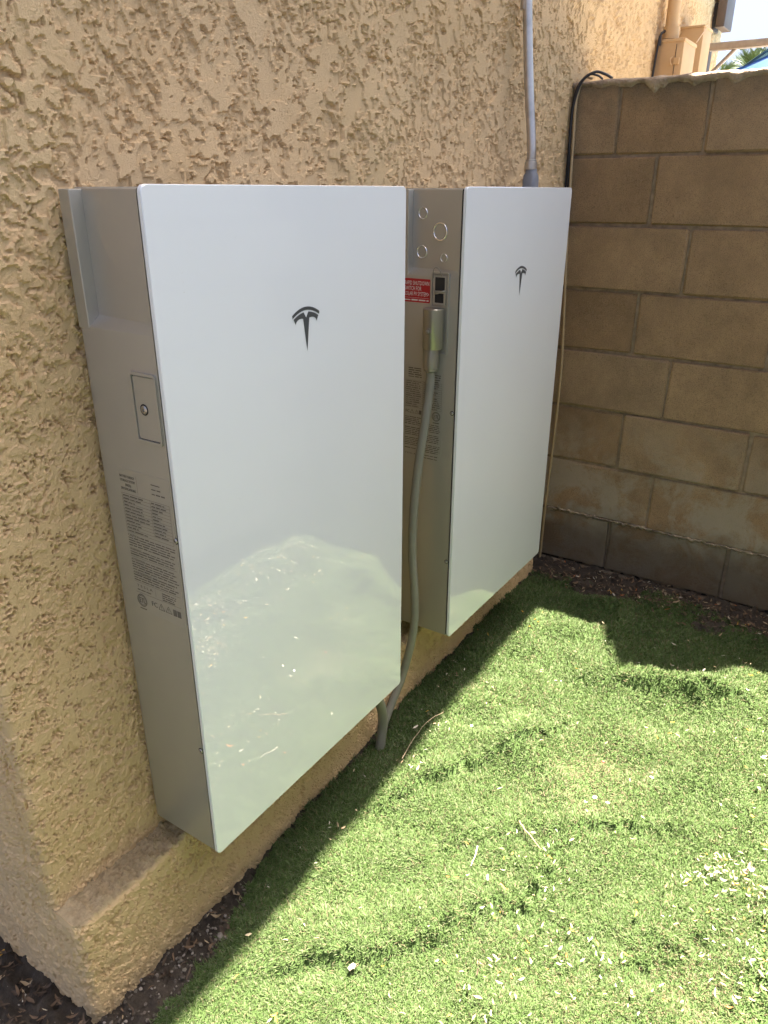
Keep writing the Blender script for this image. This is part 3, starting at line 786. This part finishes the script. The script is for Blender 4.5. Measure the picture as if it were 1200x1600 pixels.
# unit 2 side: knockouts, red sticker, switch recess, specification label
for ky, kz, kr in ((-0.048, 1.046, 0.0115), (-0.096, 1.009, 0.0175), (-0.047, 0.965, 0.0130), (-0.109, 0.955, 0.0085)):
    sx = side_x(ky, kz); n = 28; mb = MB(); V = []; prof = [(1.12, 0.0006), (1.10, -0.0014), (1.02, -0.0022), (0.94, -0.0014), (0.92, 0.0006)]
    for q, d in prof:
        V += [(sx + (kr*q*math.cos(2*math.pi*k/n)) * 0.148 + d, ky + kr*q*math.cos(2*math.pi*k/n), kz + kr*q*math.sin(2*math.pi*k/n)) for k in range(n)]
    mb.add(V, [(i*n+k, i*n+(k+1) % n, (i+1)*n+(k+1) % n, (i+1)*n+k) for i in range(len(prof)-1) for k in range(n)])
    mb.build('knockout', M['knock'], u2, 60)
rl = side_plate(0.071, 0.052, 0.002, -0.0435, 0.8825, 0.00255, 0.0031, 0).build('red_shutdown_label', M['red'], u2)
p = Print(0.00225, -0.0105, 0.858)
for i, (t, w) in enumerate((('RAPID SHUTDOWN', 0.0645), ('SWITCH FOR', 0.0445), ('SOLAR PV SYSTEM>', 0.0645))):
    p.text(t, 0.001, 0.0365 - i * 0.0118, 0.0128, width=w)
p.line((0.001, 0.0085), (0.0655, 0.0085), 0.0004); p.words(0.001, 0.0655, 0.0022, 0.0046, 300, 0.0)
p.build(rl, M['white_print'])
side_frame(0.046, 0.182, 0.005, 0.0035, -0.1055, 0.8350, -0.0012, 0.0035).build('switch_frame', M['case'], u2, 35)
sw = side_plate(0.034, 0.064, 0.003, -0.1040, 0.887, 0.0000, 0.0035, 0.0008).build('switch_housing', M['case'], u2, 35)
side_plate(0.0245, 0.0285, 0.0015, -0.1055, 0.9005, -0.0004, 0.0010, 0.0002).build('switch_window', M['dark'], sw)
side_plate(0.0225, 0.0205, 0.0015, -0.1045, 0.8700, -0.0004, 0.0010, 0.0002).build('switch_window', M['dark'], sw)
mb = MB(); mb.tube(spline([(0.000, -0.092, 0.8835), (-0.007, -0.100, 0.884), (-0.005, -0.112, 0.8855), (0.0, -0.120, 0.886)], 5), 0.0016, 8); mb.tube(spline([(0.0, -0.0925, 0.8805), (-0.008, -0.101, 0.8800), (-0.004, -0.118, 0.8855)], 5), 0.0013, 8); mb.build('switch_lever', M['conn'], sw, 50)
mb = MB(); mb.tube(spline([(0.000, -0.088, 0.912), (-0.002, -0.089, 0.928), (-0.003, -0.096, 0.936), (-0.002, -0.106, 0.929), (0.000, -0.109, 0.917)], 5), 0.0009, 6); mb.build('tamper_wire', M['flex'], u2, 60)

lb = side_plate(0.108, 0.236, 0.002, -0.067, 0.594, 0.00265, 0.0031, 0).build('specification_label', M['case'], u2)
p = Print(0.00235, -0.0175, 0.482)          # u 0..0.1, v 0..0.228
for i in range(5): p.words(0.008, 0.045, 0.2215 - i * 0.0050, 0.0042, 400 + i, 0.1)
for i in range(4): p.words(0.074, 0.098, 0.2115 - i * 0.0055, 0.004, 410 + i, 0.4)
tt, tb = 0.194, 0.128; rows = 13
for k in range(rows + 1):
    v = tt - (tt - tb) * k / rows; p.line((0, v), (0.1, v), 0.00045)
    if k < rows: p.words(0.002, 0.046, v - 0.0036, 0.003, 420 + k, 0.3); p.words(0.05, 0.097, v - 0.0036, 0.003, 440 + k, 0.5)
for uu in (0, 0.028, 0.048, 0.1): p.line((uu, tt), (uu, tb), 0.00042)
p.text('FC', 0.001, 0.1135, 0.0105, width=0.0105, bold=0.0003); p.tri(0.0195, 0.1175, 0.011); p.tri(0.0325, 0.1175, 0.011); p.book(0.046, 0.117, 0.014, 0.010)
p.etl(0.0865, 0.1135, 0.0115); p.words(0.078, 0.095, 0.0965, 0.0036, 460, 0.0)
for i in range(19):
    v = 0.090 - i * 0.0044
    if i % 6 != 5: p.words(0.0, 0.046, v + 0.012, 0.0031, 470 + i); p.words(0.052, 0.1, v, 0.0031, 500 + i)
p.text('T E S L A', 0.001, 0.008, 0.0056, width=0.03, bold=0.0002); p.words(0.055, 0.098, 0.004, 0.003, 530)
p.build(lb, M['print'])

# ------------------------------------------------------------------ flexible conduits
fc = empty('flexible_conduit', (0.83, -0.099, -0.25), 'grey flexible conduit hanging from a silver locking connector between the two battery units', 'conduit', 'flexible conduits')
def fchild(o, root): o.parent = root; o.matrix_parent_inverse = Matrix.Translation(-Vector(root.location)); return o
cyx, cyy = 0.832, -0.1005
mb = MB(); mb.tube([(cyx, cyy, 0.850), (cyx, cyy, 0.8485), (cyx, cyy, 0.762), (cyx, cyy, 0.7605)], [0.0215, 0.0232, 0.0232, 0.0222], 36); fchild(mb.build('connector_body', M['conn'], None, 35), fc)
mb = MB(); mb.tube([(cyx, cyy+.003, 0.7605), (cyx, cyy+.003, 0.759), (cyx, cyy+.0035, 0.719), (cyx, cyy+.0035, 0.7165), (cyx, cyy+.0035, 0.7155), (cyx, cyy+.0035, 0.710), (cyx, cyy+.0035, 0.7075)], [0.0182, 0.0188, 0.0180, 0.0178, 0.0168, 0.0165, 0.0135], 32); fchild(mb.build('connector_collar', M['conn'], None, 35), fc)
kd = Vector((-1.0, 0.0, 0)); k0 = Vector((cyx, cyy, 0.8015)) + kd * 0.0215
mb = MB(); mb.tube([k0, k0 + kd * 0.0030, k0 + kd * 0.0034, k0 + kd * 0.0034, k0 + kd * 0.0018], [0.0084, 0.0084, 0.0076, 0.0062, 0.0060], 24); lk = fchild(mb.build('lock_ring', M['conn'], None, 35), fc)
mb = MB(); mb.tube([k0, k0 + kd * 0.0040, k0 + kd * 0.0055], [0.0050, 0.0050, 0.0022], 20); q = mb.build('lock_barrel', M['screw'], lk, 50)
cp = spline([(cyx, cyy + .0035, 0.7085), (cyx - .003, cyy + .004, 0.66), (0.815, -0.094, 0.58), (0.803, -0.086, 0.48), (0.795, -0.080, 0.36), (0.793, -0.080, 0.245), (0.797, -0.087, 0.12), (0.795, -0.086, 0.02), (0.775, -0.068, -0.11), (0.730, -0.060, -0.185), (0.695, -0.060, -0.230), (0.675, -0.064, -0.285)], 8)
mb = MB(); mb.tube(cp, 0.0108, 18); fchild(mb.build('conduit_tube', M['flex'], None, 60), fc)

fc2 = empty('flexible_conduit', (0.66, -0.08, -0.25), 'short grey flexible conduit dropping from under the nearer battery unit into the turf', 'conduit', 'flexible conduits')
mb = MB(); mb.tube(spline([(0.600, -0.085, 0.012), (0.606, -0.085, -0.03), (0.630, -0.084, -0.09), (0.655, -0.081, -0.15), (0.660, -0.079, -0.200), (0.653, -0.078, -0.240), (0.645, -0.078, -0.285)], 8), 0.0128, 18); fchild(mb.build('conduit_tube', M['flex'], None, 60), fc2)
mb = MB(); mb.tube([(0.600, -0.085, 0.0), (0.600, -0.085, -0.006), (0.6005, -0.085, -0.03), (0.601, -0.085, -0.034)], [0.0175, 0.0175, 0.0165, 0.013], 8); fchild(mb.build('conduit_nut', M['grey_pvc'], None, 30), fc2)

# ------------------------------------------------------------------ steel conduit above the far unit
ec = empty('steel_conduit', (1.41, -0.06, 1.1), 'galvanised steel conduit rising up the stucco from the farther battery unit', 'conduit')
b0 = Vector((1.408, -0.060, 1.155)); b1 = Vector((1.405, -0.018, 1.56)); b2 = Vector((1.405, -0.012, 3.37))
mb = MB(); mb.tube(spline([b0, b0 + Vector((0, .002, .05)), (b0 + b1) / 2 + Vector((0, 0.001, 0)), b1, b1 + Vector((0, .003, .1)), b2], 6), 0.0122, 20); fchild(mb.build('pipe', M['emt'], None, 50), ec)
mb = MB(); mb.tube([b0 + Vector((0, 0, -0.012)), b0 + Vector((0, 0, -0.010)), b0 + Vector((0, 0, .006)), b0 + Vector((0, 0, .007)), b0 + Vector((0, 0, .012)), b0 + Vector((0, 0, .013))], [0.0150, 0.0165, 0.0165, 0.0148, 0.0148, 0.0128], 24); fchild(mb.build('compression_nut', M['emt'], None, 35), ec)
mb = MB()
lv = [(1.0905, 0.020, 0.019), (1.116, 0.020, 0.019), (1.128, 0.0175, 0.018), (1.136, 0.0155, 0.0155), (1.144, 0.0155, 0.0155)]
V = []; n = 24
for z, a, b in lv:
    for k in range(n):
        t = 2 * math.pi * k / n; e = 0.55 if z < 1.13 else 1.0
        V.append((1.410 + a * math.copysign(abs(math.cos(t)) ** e, math.cos(t)), -0.062 + b * math.copysign(abs(math.sin(t)) ** e, math.sin(t)), z))
mb.add(V, [(i*n+k, i*n+(k+1) % n, (i+1)*n+(k+1) % n, (i+1)*n+k) for i in range(len(lv)-1) for k in range(n)] + [tuple((len(lv)-1)*n+k for k in range(n))])
fchild(mb.build('fitting', M['grey_pvc'], None, 35), ec)

# ------------------------------------------------------------------ cables in the corner
mb = MB(); mb.tube(spline([(1.95, -0.075, 1.412), (1.90, -0.068, 1.418), (1.862, -0.050, 1.420), (1.845, -0.018, 1.395), (1.842, 0.000, 1.33), (1.843, 0.003, 1.24), (1.846, -0.004, 1.10), (1.848, -0.004, 0.9), (1.848, -0.004, 0.4), (1.848, -0.010, -0.2)], 8), 0.0040, 10)
mb.tube(spline([(1.95, -0.045, 1.412), (1.90, -0.045, 1.416), (1.868, -0.030, 1.414), (1.850, -0.006, 1.385), (1.847, 0.006, 1.32), (1.848, 0.006, 1.2), (1.850, 0.005, 1.0), (1.850, 0.004, 0.5)], 8), 0.0032, 10)
tag(mb.build('black_cable', M['black_rubber'], None, 60), 'black cable looping over the top corner of the block wall', 'cable')
mb = MB(); mb.tube(spline([(1.90, -0.03, 1.409), (1.862, -0.018, 1.405), (1.846, -0.006, 1.35), (1.844, -0.008, 1.25), (1.842, -0.015, 1.05), (1.841, -0.022, 0.893), (1.840, -0.036, 0.66), (1.839, -0.043, 0.468), (1.840, -0.038, 0.22), (1.842, -0.030, -0.02), (1.845, -0.026, -0.24)], 8), 0.0042, 10)
tag(mb.build('tan_cable', M['tan_cable'], None, 60), 'thin tan cable running down the corner between stucco and block wall', 'cable')

# ------------------------------------------------------------------ things beyond the block wall
ub = empty('utility_box', (2.76, 0.0, 1.3), 'cream painted steel utility box with hasp and riser pipe beyond the block wall', 'utility box')
mb = MB(); mb.box((2.68, -0.092, 1.20), (2.86, 0.022, 1.612), 0.003); fchild(mb.build('box_body', M['cream'], None, 30), ub)
mb = MB(); mb.box((2.677, -0.095, 1.604), (2.863, 0.024, 1.616), 0.002); fchild(mb.build('box_lid', M['cream'], None, 30), ub)
mb = MB(); mb.box((2.6775, -0.066, 1.22), (2.6805, -0.0645, 1.597)); fchild(mb.build('door_seam', M['dark']), ub)
mb = MB(); mb.box((2.672, -0.083, 1.530), (2.681, -0.060, 1.552), 0.0015); mb.tube(spline([(2.674, -0.058, 1.528), (2.668, -0.052, 1.535), (2.668, -0.050, 1.548), (2.674, -0.057, 1.556)], 5), 0.003, 8); fchild(mb.build('hasp', M['cream'], None, 40), ub)
mb = MB(); mb.tube([(2.72, -0.026, 1.62), (2.72, -0.026, 1.66), (2.72, -0.026, 1.661), (2.72, -0.026, 3.37)], [0.030, 0.030, 0.0235, 0.0235], 20); fchild(mb.build('riser_pipe', M['cream'], None, 40), ub)
mb = MB(); mb.tube(spline([(2.66, 0.012, 1.38), (2.662, 0.006, 1.50), (2.664, 0.000, 1.600), (2.672, -0.004, 1.632), (2.695, -0.010, 1.645)], 6), 0.0045, 8); mb.tube([(2.668, -0.003, 1.595), (2.668, -0.003, 1.625)], 0.006, 8)
tag(mb.build('black_wire', M['black_rubber'], None, 60), 'black wire running up beside the cream utility box', 'wire')
mb = MB(); mb.tube(spline([(2.84, -0.095, 1.618), (2.90, -0.092, 1.645), (2.96, -0.090, 1.672), (3.03, -0.088, 1.705)], 5), 0.0022, 8)
tag(mb.build('tan_wire', M['cream'], None, 60), 'thin cream wire slanting up behind the cream utility box', 'wire')

cb = empty('cream_panel', (3.1, 0.0, 1.3), 'tall cream metal channel on the stucco behind the utility box', 'channel')
mb = MB(); mb.box((3.02, -0.075, 1.20), (3.16, 0.022, 1.700), 0.003); fchild(mb.build('channel_body', M['cream'], None, 30), cb)
mb = MB(); mb.box((3.017, -0.078, 1.700), (3.163, 0.024, 1.708), 0.002); fchild(mb.build('channel_cap', M['cream'], None, 30), cb)

fx = empty('wall_fixture', (3.58, 0.0, 1.8), 'brown boxy metal fixture on a short arm at the far end of the stucco wall', 'fixture')
mb = MB(); mb.box((3.50, -0.046, 1.772), (3.66, -0.006, 2.10), 0.004); fchild(mb.build('fixture_body', M['brown'], None, 30), fx)
mb = MB(); mb.box((3.55, -0.010, 1.780), (3.60, 0.022, 1.806), 0.002); fchild(mb.build('arm', M['brown'], None, 30), fx)
mb = MB(); mb.box((3.53, 0.004, 1.765), (3.62, 0.021, 1.875), 0.002); fchild(mb.build('wall_plate', M['post'], None, 30), fx)

gt = empty('metal_gate', (3.55, -0.3, -0.2), 'weathered metal gate frame with a diagonal brace beyond the block wall', 'gate')
mb = MB(); mb.box((3.44, -0.010, -0.21), (3.50, 0.021, 1.695), 0.002); fchild(mb.build('post', M['post'], None, 30), gt)
mb = MB(); mb.box((3.43, -1.10, 1.672), (3.47, 0.022, 1.702), 0.004); fchild(mb.build('top_rail', M['rail'], None, 30), gt)
mb = MB(); mb.tube([(3.455, -0.125, 1.68), (3.455, -0.03, 1.585), (3.455, 0.0, 1.555)], 0.0085, 10); fchild(mb.build('diagonal_brace', M['rail'], None, 40), gt)
mb = MB(); mb.box((3.44, -1.13, -0.21), (3.50, -1.10, 1.70), 0.002); fchild(mb.build('post', M['post'], None, 30), gt)

# blue tarp canopy: low edge in view, high corner out of frame to the right (throws the notch in the wall shadow)
ct = empty('blue_canopy', (3.2, -1.0, -0.2), 'light blue tarp canopy with a dark blue hem showing above the block wall', 'canopy')
rim = [(1.900, -0.81, 2.76), (2.118, -0.69, 2.66), (3.0, -0.56, 2.10), (3.42, -0.42, 1.755), (3.58, -0.24, 1.650), (3.62, -0.107, 1.610), (4.3, -0.25, 1.58), (4.7, -1.2, 1.72), (3.4, -1.9, 2.40), (2.12, -1.10, 2.66)]
rim = [rim[i] for i in range(len(rim))]
ctr = Vector((3.2, -0.95, 2.12)); V = [ctr] + [Vector(q) for q in rim]; nr = len(rim)
mids = [ctr.lerp(Vector(q), 0.5) + Vector((0, 0, -0.03)) for q in rim]
V += mids; F = []
for k in range(nr):
    k2 = (k + 1) % nr; F += [(0, 1+nr+k, 1+nr+k2), (1+nr+k, 1+k, 1+k2, 1+nr+k2)]
mb = MB(); mb.add(V, F); o = mb.build('tarp', M['tarp'], None, 60); fchild(o, ct)
sm = o.modifiers.new('thickness', 'SOLIDIFY'); sm.thickness = 0.003
mb = MB(); mb.tube([Vector(q) for q in rim] + [Vector(rim[0])], 0.007, 8); fchild(mb.build('hem', M['tarp_edge'], None, 50), ct)
for px_, py_, pz_ in ((4.7, -1.2, 1.72), (3.4, -1.9, 2.40), (2.12, -1.10, 2.66)):
    mb = MB(); mb.tube([(px_ + 0.02, py_ - 0.02, -0.21), (px_ + 0.02, py_ - 0.02, pz_)], 0.016, 10); fchild(mb.build('pole', M['rail'], None, 40), ct)

# palms far behind
def palm(loc, h, crown, nf, seed, label):
    r = random.Random(seed); t = empty('palm_tree', loc, label, 'palm tree', 'palms beyond the garden wall'); L0 = Vector(loc)
    mb = MB(); mb.tube([L0, L0 + Vector((0.05, 0, h * .5)), L0 + Vector((0, 0.03, h))], [0.16, 0.13, 0.11], 12); fchild(mb.build('trunk', M['palm_trunk'], None, 60), t)
    mb = MB(); top = L0 + Vector((0, 0.03, h))
    for i in range(nf):
        a = r.uniform(0, 2*math.pi); e = r.uniform(-0.35, 1.35); ln = crown * r.uniform(0.75, 1.1); d = Vector((math.cos(a)*math.cos(e), math.sin(a)*math.cos(e), math.sin(e)))
        sd = Vector((-math.sin(a), math.cos(a), 0)); pts = []
        for k in range(11):
            q = k / 10; pts.append(top + d * ln * q + Vector((0, 0, -0.45 * ln * q * q)))
        mb.tube(pts, [0.012 * (1 - 0.8 * k / 10) for k in range(11)], 5, False)
        for k in range(2, 11):
            for s in (-1, 1):
                for m in (0.0, 0.5):
                    if k == 10 and m: continue
                    b = pts[k] if not m else (pts[k] + pts[k+1]) / 2
                    tip = b + (sd * s * 0.55 + d * 0.75 + Vector((0, 0, r.uniform(-0.25, 0.1)))) * crown * 0.34 * (1.1 - 0.06 * k) * r.uniform(.8, 1.1)
                    w = d * 0.014 * crown
                    mb.add([b - w, b + w, tip], [(0, 1, 2)])
    fchild(mb.build('crown', M['frond']), t)
palm((9.2, 1.12, -0.25), 2.42, 0.36, 30, 5, 'slim young palm tree right of the gate post beyond the block wall')
palm((9.6, 0.86, -0.25), 2.48, 0.55, 50, 9, 'fuller palm tree behind the blue canopy beyond the block wall')

# ------------------------------------------------------------------ litter, stones, scraps
def leaf_geo(L, W, curl, twist, r):
    n = 4; V = []
    for i in range(n + 1):
        t = i / n; w = W * math.sin(math.pi * (0.06 + 0.90 * t)) ** 0.8; z = curl * L * (t - 0.5) ** 2 * 4; y = r.uniform(-.05, .05) * L + twist * L * (t - .5) ** 2
        V += [(L * (t - 0.5), y - w / 2, z + w * 0.25), (L * (t - 0.5), y, z), (L * (t - 0.5), y + w / 2, z + w * 0.25)]
    F = []
    for i in range(n):
        for k in range(2): F.append((i*3+k, (i+1)*3+k, (i+1)*3+k+1, i*3+k+1))
    return np.array(V), np.array(F)
PAL = [(0.46, 0.38, 0.25), (0.36, 0.27, 0.16), (0.52, 0.48, 0.38), (0.17, 0.11, 0.065), (0.62, 0.36, 0.05), (0.56, 0.18, 0.05), (0.085, 0.058, 0.038)]
def litter(name, spots, label, kind_, zfun, pal_w, lift, szr=(0.004, 0.014), slim=(0.12, 0.38)):
    r = random.Random(hash(name) % 1000 if False else len(name) * 7 + len(spots)); Vs, Fs, Cs, off = [], [], [], 0
    zs = zfun(np.array([s[0] for s in spots]), np.array([s[1] for s in spots]))
    for (sx, sy), z in zip(spots, zs):
        L = r.uniform(*szr) * (1.6 if r.random() < 0.08 else 1); W = L * r.uniform(*slim); V, F = leaf_geo(L, W, r.uniform(-0.1, 0.35), r.uniform(-0.5, .5), r)
        Rm = np.array(Matrix.Rotation(r.uniform(0, 6.28), 3, 'Z') @ Matrix.Rotation(r.uniform(-.5, .5), 3, 'X') @ Matrix.Rotation(r.uniform(-.4, .4), 3, 'Y'))
        Vs.append(V @ Rm.T + np.array([sx, sy, z + r.uniform(*lift)])); Fs.append(F + off); off += len(V)
        c = np.array(r.choices(PAL, pal_w)[0]) * r.uniform(0.75, 1.15); Cs.append(np.tile(np.append(c, 1), (len(V), 1)))
    me = fast_mesh(name, np.concatenate(Vs), np.concatenate(Fs), True)
    at = me.attributes.new('col', 'FLOAT_COLOR', 'POINT'); at.data.foreach_set('color', np.concatenate(Cs).astype(np.float32).ravel())
    o = link(name, me, M['leaf']); return tag(o, label, kind_, kind='stuff')
r = random.Random(21)
def cluster(cx, cy, sd, n): return [(r.gauss(cx, sd), r.gauss(cy, sd)) for _ in range(n)]
sp = []
for _ in range(230): sp.append((r.uniform(-0.15, 1.5), r.uniform(-1.3, -0.07)))
for _ in range(150): sp.append((r.uniform(0.05, 0.55), r.uniform(-1.05, -0.45)))
for c in ((0.72, -0.93, 0.030, 55), (0.67, -0.88, 0.025, 25), (0.52, -0.97, 0.06, 40), (0.38, -0.78, 0.05, 25), (0.22, -0.60, 0.04, 14), (0.50, -0.62, 0.02, 8), (0.57, -0.60, 0.03, 8), (0.28, -0.70, 0.06, 20),
          (0.62, -0.20, 0.03, 8), (0.75, -0.165, 0.03, 12), (1.0, -0.12, 0.05, 14), (1.25, -0.13, 0.06, 14), (0.95, -0.25, 0.03, 6), (0.35, -0.14, 0.04, 8), (1.45, -0.75, 0.05, 8), (0.85, -1.1, 0.10, 170), (0.5, -1.12, 0.10, 150), (1.3, -1.12, 0.10, 190), (1.05, -1.05, 0.12, 120), (0.65, -0.98, 0.05, 50)):
    sp += cluster(*c)
sp = [q for q in sp if bool(turf_mask(np.array([q[0]]), np.array([q[1]]))[0])]
litter('leaf_litter', sp, 'dry tan, white and orange leaf scraps scattered over the turf', 'leaf litter', turf_z, [4, 4, 3, 1.5, 1.3, 0.8, .6], (0.015, 0.022))
# dense dark debris along the foot of the block wall
sp = [(r.uniform(1.70, 1.852), r.uniform(-1.35, -0.05)) for _ in range(1100)] + [(r.gauss(1.72, 0.05), r.uniform(-0.9, -0.08)) for _ in range(250)]
sp = [q for q in sp if q[0] < 1.852]
litter('wall_debris', sp, 'dark dry leaf debris along the foot of the block wall', 'leaf litter', lambda x, y: np.maximum(dirt_z(x, y), np.where(turf_mask(x, y), turf_z(x, y) + 0.012, -9)), [.4, 1, .25, 3, .1, .1, 5], (0.002, 0.010), (0.006, 0.020))
# bark mulch round the house end
sp = [(r.uniform(-0.75, -0.225), r.uniform(-0.16, 0.5)) for _ in range(2600)] + [(r.uniform(-0.24, 0.12), r.uniform(-0.125, -0.05)) for _ in range(60)]
litter('bark_mulch', sp, 'dark bark and leaf mulch at the near end of the house', 'mulch', dirt_z, [.25, .8, .1, 3, .03, .03, 7], (0.001, 0.012), (0.006, 0.024), (0.12, 0.4))
# small stones in the bare strip
import bmesh as _bm
bmx = _bm.new(); _bm.ops.create_icosphere(bmx, subdivisions=1, radius=1.0); bmx.verts.index_update()
IV = np.array([v.co[:] for v in bmx.verts]); IF = np.array([[v.index for v in f.verts] for f in bmx.faces]); bmx.free()
def stones(name, spots, label, size):
    Vs, Fs, Cs, off = [], [], [], 0; zs = dirt_z(np.array([s[0] for s in spots]), np.array([s[1] for s in spots]))
    for (sx, sy), z in zip(spots, zs):
        k = r.uniform(*size) * (1.8 if r.random() < 0.06 else 1); jit = 1 + np.array([[r.uniform(-.22, .22)] for _ in IV])
        V = IV * jit * np.array([k, k * r.uniform(.6, 1), k * r.uniform(.4, .75)]); Rm = np.array(Matrix.Rotation(r.uniform(0, 6.28), 3, 'Z'))
        Vs.append(V @ Rm.T + np.array([sx, sy, z + k * .25])); Fs.append(IF + off); off += len(V)
        c = np.array(r.choice([(0.12, 0.10, 0.08), (0.17, 0.15, 0.12), (0.08, 0.065, 0.05), (0.23, 0.20, 0.17)])) * r.uniform(.7, 1.1); Cs.append(np.tile(np.append(c, 1), (len(V), 1)))
    me = fast_mesh(name, np.concatenate(Vs), np.concatenate(Fs), False)
    at = me.attributes.new('col', 'FLOAT_COLOR', 'POINT'); at.data.foreach_set('color', np.concatenate(Cs).astype(np.float32).ravel())
    return tag(link(name, me, M['stone']), label, 'gravel', kind='stuff')
sp = [(r.uniform(-0.24, 0.16), r.uniform(-0.14, -0.045)) for _ in range(420)]
stones('gravel', sp, 'small stones in the bare soil between plinth and turf', (0.0015, 0.0045))
sp = [(r.uniform(-0.70, -0.22), r.uniform(-0.16, 0.45)) for _ in range(250)]
stones('gravel', sp, 'small stones among the mulch at the house end', (0.0015, 0.004))

# single scraps that stand out
def scrap(name, x, y, size, col, label, cat, seed, flat=0.5, group=None):
    rr_ = random.Random(seed); z = float(turf_z(np.array([x]), np.array([y]))[0]) + 0.017
    V = IV * (1 + np.array([[rr_.uniform(-.25, .25)] for _ in IV])) * np.array([size, size * .7, size * flat]) @ np.array(Matrix.Rotation(rr_.uniform(0, 6), 3, 'Z')).T
    me = fast_mesh(name, V, IF, False); o = link(name, me, simple_mat(name + '_material', col, 0.7, var=0.1, scale=80)); o.location = (x, y, z + size * flat * .5)
    return tag(o, label, cat, group)
scrap('red_scrap', 0.873, -0.600, 0.0048, (0.50, 0.06, 0.05), 'tiny red plastic scrap on the turf', 'scrap', 1)
scrap('pebble', 0.747, -0.622, 0.0062, (0.70, 0.70, 0.70), 'whitest pebble on the turf below the red scrap', 'pebble', 2)
scrap('pebble', 0.735, -0.655, 0.0052, (0.66, 0.60, 0.48), 'small cream pebble right beside the whitest pebble', 'pebble', 3)
scrap('pebble', 0.800, -0.268, 0.0050, (0.66, 0.67, 0.70), 'small pale pebble on sunlit turf near the shadow of the wall', 'pebble', 4)
scrap('pebble', 0.107, -0.375, 0.0085, (0.55, 0.44, 0.35), 'pinkish stone chip on the turf in the near corner', 'pebble', 5)
def stick(name, pts, rad, col, label, cat='stem'):
    P = spline(pts, 6); x = np.array([q.x for q in P]); y = np.array([q.y for q in P]); z = turf_z(x, y) + 0.019
    P = [Vector((a, b, c + q.z)) for a, b, c, q in zip(x, y, z, P)]
    mb = MB(); mb.tube(P, [rad * (1 - 0.6 * i / len(P)) for i in range(len(P))], 7)
    return tag(mb.build(name, simple_mat(name + '_material', col, 0.8, var=0.15, scale=90), None, 60), label, cat)
stick('dry_stem', [(0.62, -0.165, 0), (0.68, -0.155, 0.006), (0.75, -0.162, 0.010), (0.81, -0.178, 0.004)], 0.0014, (0.30, 0.24, 0.15), 'thin curved dry stem lying across the shadow edge')
stick('dry_stem', [(0.575, -0.505, 0), (0.555, -0.540, 0.002), (0.535, -0.575, 0)], 0.0022, (0.26, 0.18, 0.10), 'brown straight stick on the turf mid strip')
stick('dry_stem', [(0.475, -0.452, 0), (0.445, -0.460, 0.001), (0.42, -0.464, 0)], 0.0018, (0.40, 0.36, 0.28), 'pale straight stick on the turf nearer the wall than the brown stick')
